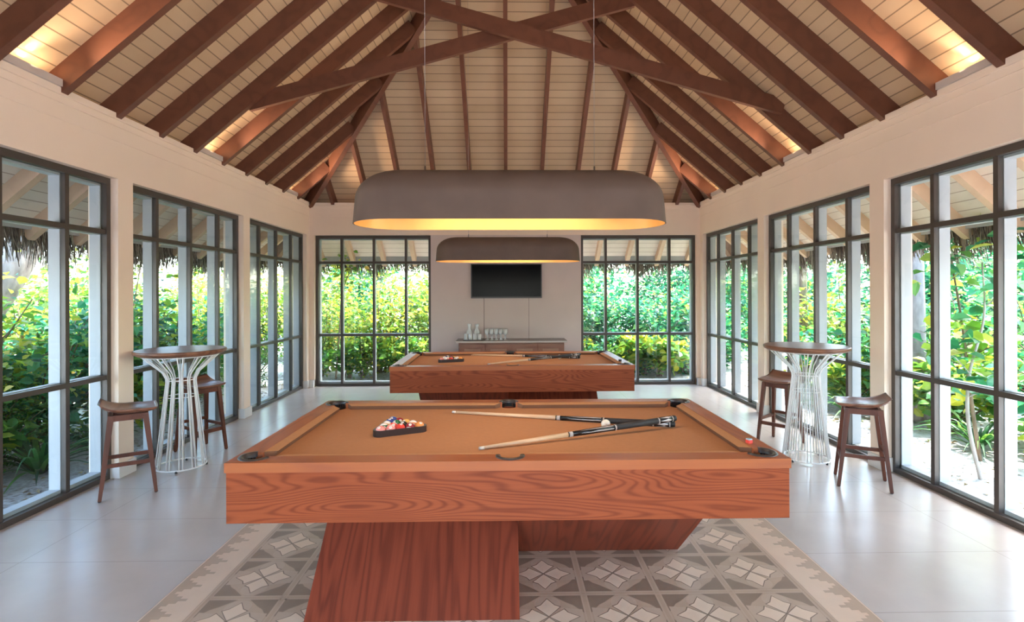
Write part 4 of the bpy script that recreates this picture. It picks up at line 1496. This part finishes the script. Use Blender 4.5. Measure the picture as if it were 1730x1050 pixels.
for k, (x, y, s) in enumerate([(-3.3, 10.9, .8), (-2.3, 11.0, .85), (1.6, 11.1, .75), (2.55, 11.0, .95), (3.25, 11.0, .9)]):
    plant('D', x, y, s, rg.random() * 6, 'low shrub with large yellow-green leaves outside the back windows, %s from left' % ORD[k], 'low shrubs outside the back windows')
for k, (x, y, s) in enumerate([(-3.9, 11.0, .5), (-3.0, 10.95, .55), (-2.1, 11.05, .5), (-1.3, 11.1, .5), (1.2, 11.3, .5), (2.1, 11.25, .55), (3.0, 11.3, .5), (3.9, 11.2, .5)]):
    plant('A' if x < 2 else 'B', x, y, s, rg.random() * 6, 'knee-high leafy shrub at the foot of the back windows, %s from left' % ORD[k], 'knee-high shrubs behind the back wall')
for k, (x, y, s) in enumerate([(-5.0, 3.6, .5), (-5.05, 5.2, .5), (-4.9, 7.4, .5), (-5.1, 9.0, .55), (-4.8, 9.9, .5)]):
    plant('C', x, y, s, rg.random() * 6, 'knee-high dark green shrub outside the left windows, %s from the camera' % ORD[k], 'knee-high shrubs left of the room')
# thicket behind: overlapping shrubs nothing tells apart
for x, y0_, side in ((-7.2, 3.0, 'left'), (-9.4, 3.5, 'left')):
    for k in range(6):
        if x < -8 and k in (0, 1, 2, 4): continue
        kd = 'EF'[k % 2] if x < -8 else 'BACAFB'[k]
        plant(kd, x + rg.uniform(-.4, .4), y0_ + k * 1.7 + rg.uniform(-.4, .4), rg.uniform(.85, 1.05), rg.random() * 6, 'tall shrub beyond the left windows, %s row behind, %s from the camera' % ('first' if x > -8 else 'last', ORD[k]), 'thicket outside the left windows')
for x, y0_, side in ((7.9, 3.0, 'right'), (10.0, 3.5, 'right')):
    for k in range(6):
        kd = 'EC'[k % 2] if x > 9 else 'BECBEB'[k]
        plant(kd, x + rg.uniform(-.4, .4), y0_ + k * 1.7 + rg.uniform(-.4, .4), rg.uniform(.85, 1.05), rg.random() * 6, 'tall shrub beyond the right windows, %s row behind, %s from the camera' % ('first' if x < 9 else 'last', ORD[k]), 'thicket outside the right windows')
for yy, n, x0 in ((13.6, 9, -8), (15.8, 9, -9.5)):
    for k in range(n):
        x = x0 + k * (-2 * x0) / (n - 1)
        if yy > 15 and k in (1, 3, 4): continue
        kd = ('AFAFBEBEB' if yy < 14 else 'FFEFEEEEE')[k]
        plant(kd, x + rg.uniform(-.4, .4), yy + rg.uniform(-.5, .5), rg.uniform(.85, 1.05), rg.random() * 6, 'tall shrub beyond the back wall, %s row, %s from the left' % ('middle' if yy < 14 else 'rearmost', ORD[k]), 'thicket behind the back wall')

for k, (x, y, s, lab) in enumerate([(-4.55, 5.15, 1.0, 'strap-leaved lily clump outside the left windows, nearer the camera'), (-4.7, 6.0, .9, 'strap-leaved lily clump outside the left windows, farther from the camera'),
                                    (-5.0, 3.9, .9, 'strap-leaved lily clump at the far left outside the nearest left window'),
                                    (5.15, 5.6, .8, 'strap-leaved lily clump beside the saplings outside the right windows'), (4.9, 7.3, .9, 'strap-leaved lily clump farther back outside the right windows')]):
    root = empty('lily_clump', (x, y, ground_z(x, y) - 0.01), rg.random() * 6, lab, 'plant', 'strap-leaved lilies')
    root.scale = (s, s, s)
    a = bpy.data.objects.new('leaves', LILY); col.objects.link(a); a.parent = root


def tree(name, label, cat, pts, radii, mat, nleaf=0, L=0.14, leafm=None, sd=1, spread=0.3, frm=0.4, group=None, shape=0):
    base = Vector(pts[0])
    root = empty(name, tuple(base), 0, label, cat, group)
    # smooth the polyline
    P = [Vector(p) - base for p in pts]
    fine, fr = [], []
    for i in range(len(P) - 1):
        p0 = P[max(i - 1, 0)]; p1 = P[i]; p2 = P[i + 1]; p3 = P[min(i + 2, len(P) - 1)]
        for k in range(6):
            t = k / 6
            fine.append(0.5 * ((2 * p1) + (p2 - p0) * t + (2 * p0 - 5 * p1 + 4 * p2 - p3) * t * t + (3 * p1 - p0 - 3 * p2 + p3) * t ** 3))
            fr.append(radii[i] + (radii[i + 1] - radii[i]) * t)
    fine.append(P[-1]); fr.append(radii[-1])
    b_ = MB(); b_.tube(fine, fr, 14)
    rr = random.Random(sd)
    tw = []
    if nleaf:
        for k in range(10):
            i = int(len(fine) * rr.uniform(frm, 0.98)); i = min(i, len(fine) - 1)
            d = Vector((rr.gauss(0, 1), rr.gauss(0, 1), rr.uniform(0.1, 1))).normalized() * rr.uniform(0.25, 0.55)
            q = [fine[i], fine[i] + d * .5 + Vector((0, 0, .03)), fine[i] + d]
            b_.tube(q, [fr[i] * .5, fr[i] * .35, .002], 6); tw.append(q)
    b_.build('trunk', mat, root)
    if nleaf:
        lf = MB()
        for k in range(nleaf):
            q = rr.choice(tw); t = rr.random()
            p = q[0].lerp(q[2], t) + Vector((rr.gauss(0, spread * .4), rr.gauss(0, spread * .4), rr.gauss(0, spread * .4)))
            leaf(lf, p, Vector((rr.gauss(0, .5), rr.gauss(0, .5), 1)), Vector((rr.gauss(0, 1), rr.gauss(0, 1), rr.gauss(-.2, .4))), L * rr.uniform(.7, 1.2), L * .75, shape)
        lf.build('foliage', leafm, root)
    return root


tree('tree', 'thick grey leaning tree trunk seen at the far left outside the nearest left window', 'tree', [(-6.7, 6.1, -0.1), (-6.45, 6.2, 0.9), (-6.0, 6.4, 1.9), (-5.5, 6.6, 3.2)], [0.26, 0.2, 0.19, 0.15], M['bark'])
tree('tree', 'stout grey tree trunk outside the nearest right window, beside its pillar', 'tree', [(5.55, 6.95, -0.1), (5.50, 6.95, 0.6), (5.52, 6.98, 1.5), (5.6, 7.1, 3.1)], [0.20, 0.155, 0.14, 0.12], M['bark'])
tree('tree', 'slender dark tree trunk outside the middle right window', 'tree', [(5.75, 10.0, -0.1), (5.80, 10.1, 1.2), (5.78, 10.1, 3.0)], [0.12, 0.09, 0.08], M['twig'])
tree('sapling', 'pale curving sapling with large leaves close to the nearest right window', 'sapling', [(4.42, 4.78, -0.13), (4.34, 4.82, 0.40), (4.38, 4.85, 0.85), (4.52, 4.85, 1.38), (4.55, 4.9, 1.9)], [0.018, 0.016, 0.013, 0.010, 0.006], M['pale_twig'], 120, 0.16, M['leafB'], 3, .35, .35, 'saplings outside the right windows')
tree('sapling', 'straight leaning brown sapling behind the pale curving one outside the right window', 'sapling', [(4.85, 5.25, -0.13), (4.72, 5.22, 0.6), (4.62, 5.2, 1.3), (4.5, 5.2, 2.0)], [0.020, 0.016, 0.012, 0.006], M['twig'], 110, 0.16, M['leafD'], 4, .4, .3, 'saplings outside the right windows')
tree('sapling', 'thin forked sapling at the right edge outside the nearest right window', 'sapling', [(4.75, 4.45, -0.13), (4.73, 4.45, 0.5), (4.78, 4.5, 1.2), (4.7, 4.5, 2.0)], [0.014, 0.013, 0.010, 0.005], M['twig'], 60, 0.14, M['leafB'], 5, .4, .45, 'saplings outside the right windows')
tree('sapling', 'young leafy sapling leaning over the upper left of the back left window', 'sapling', [(-3.5, 10.75, -0.13), (-3.4, 10.7, 0.9), (-3.3, 10.6, 1.7), (-3.0, 10.5, 2.3)], [0.022, 0.016, 0.012, 0.006], M['twig'], 190, 0.12, M['leafA'], 6, .5, .4)

# dry leaves on the sand
lt = MB(); rg2 = random.Random(9)
for k in range(2600):
    sdx = rg2.random()
    if sdx < .4: x, y = -rg2.uniform(3.9, 6.4), rg2.uniform(3, 11)
    elif sdx < .8: x, y = rg2.uniform(4.1, 6.6), rg2.uniform(3, 11)
    else: x, y = rg2.uniform(-4, 4), rg2.uniform(9.7, 11.6)
    z = ground_z(x, y) + 0.008
    leaf(lt, Vector((x, y, z)), Vector((rg2.gauss(0, .25), rg2.gauss(0, .25), 1)), Vector((rg2.gauss(0, 1), rg2.gauss(0, 1), 0)), rg2.uniform(.03, .09), rg2.uniform(.02, .045), 1)
tag(lt.build('leaf_litter', M['litter']), 'dry brown leaves scattered on the sand outside the windows', 'fallen leaves', kind='stuff')
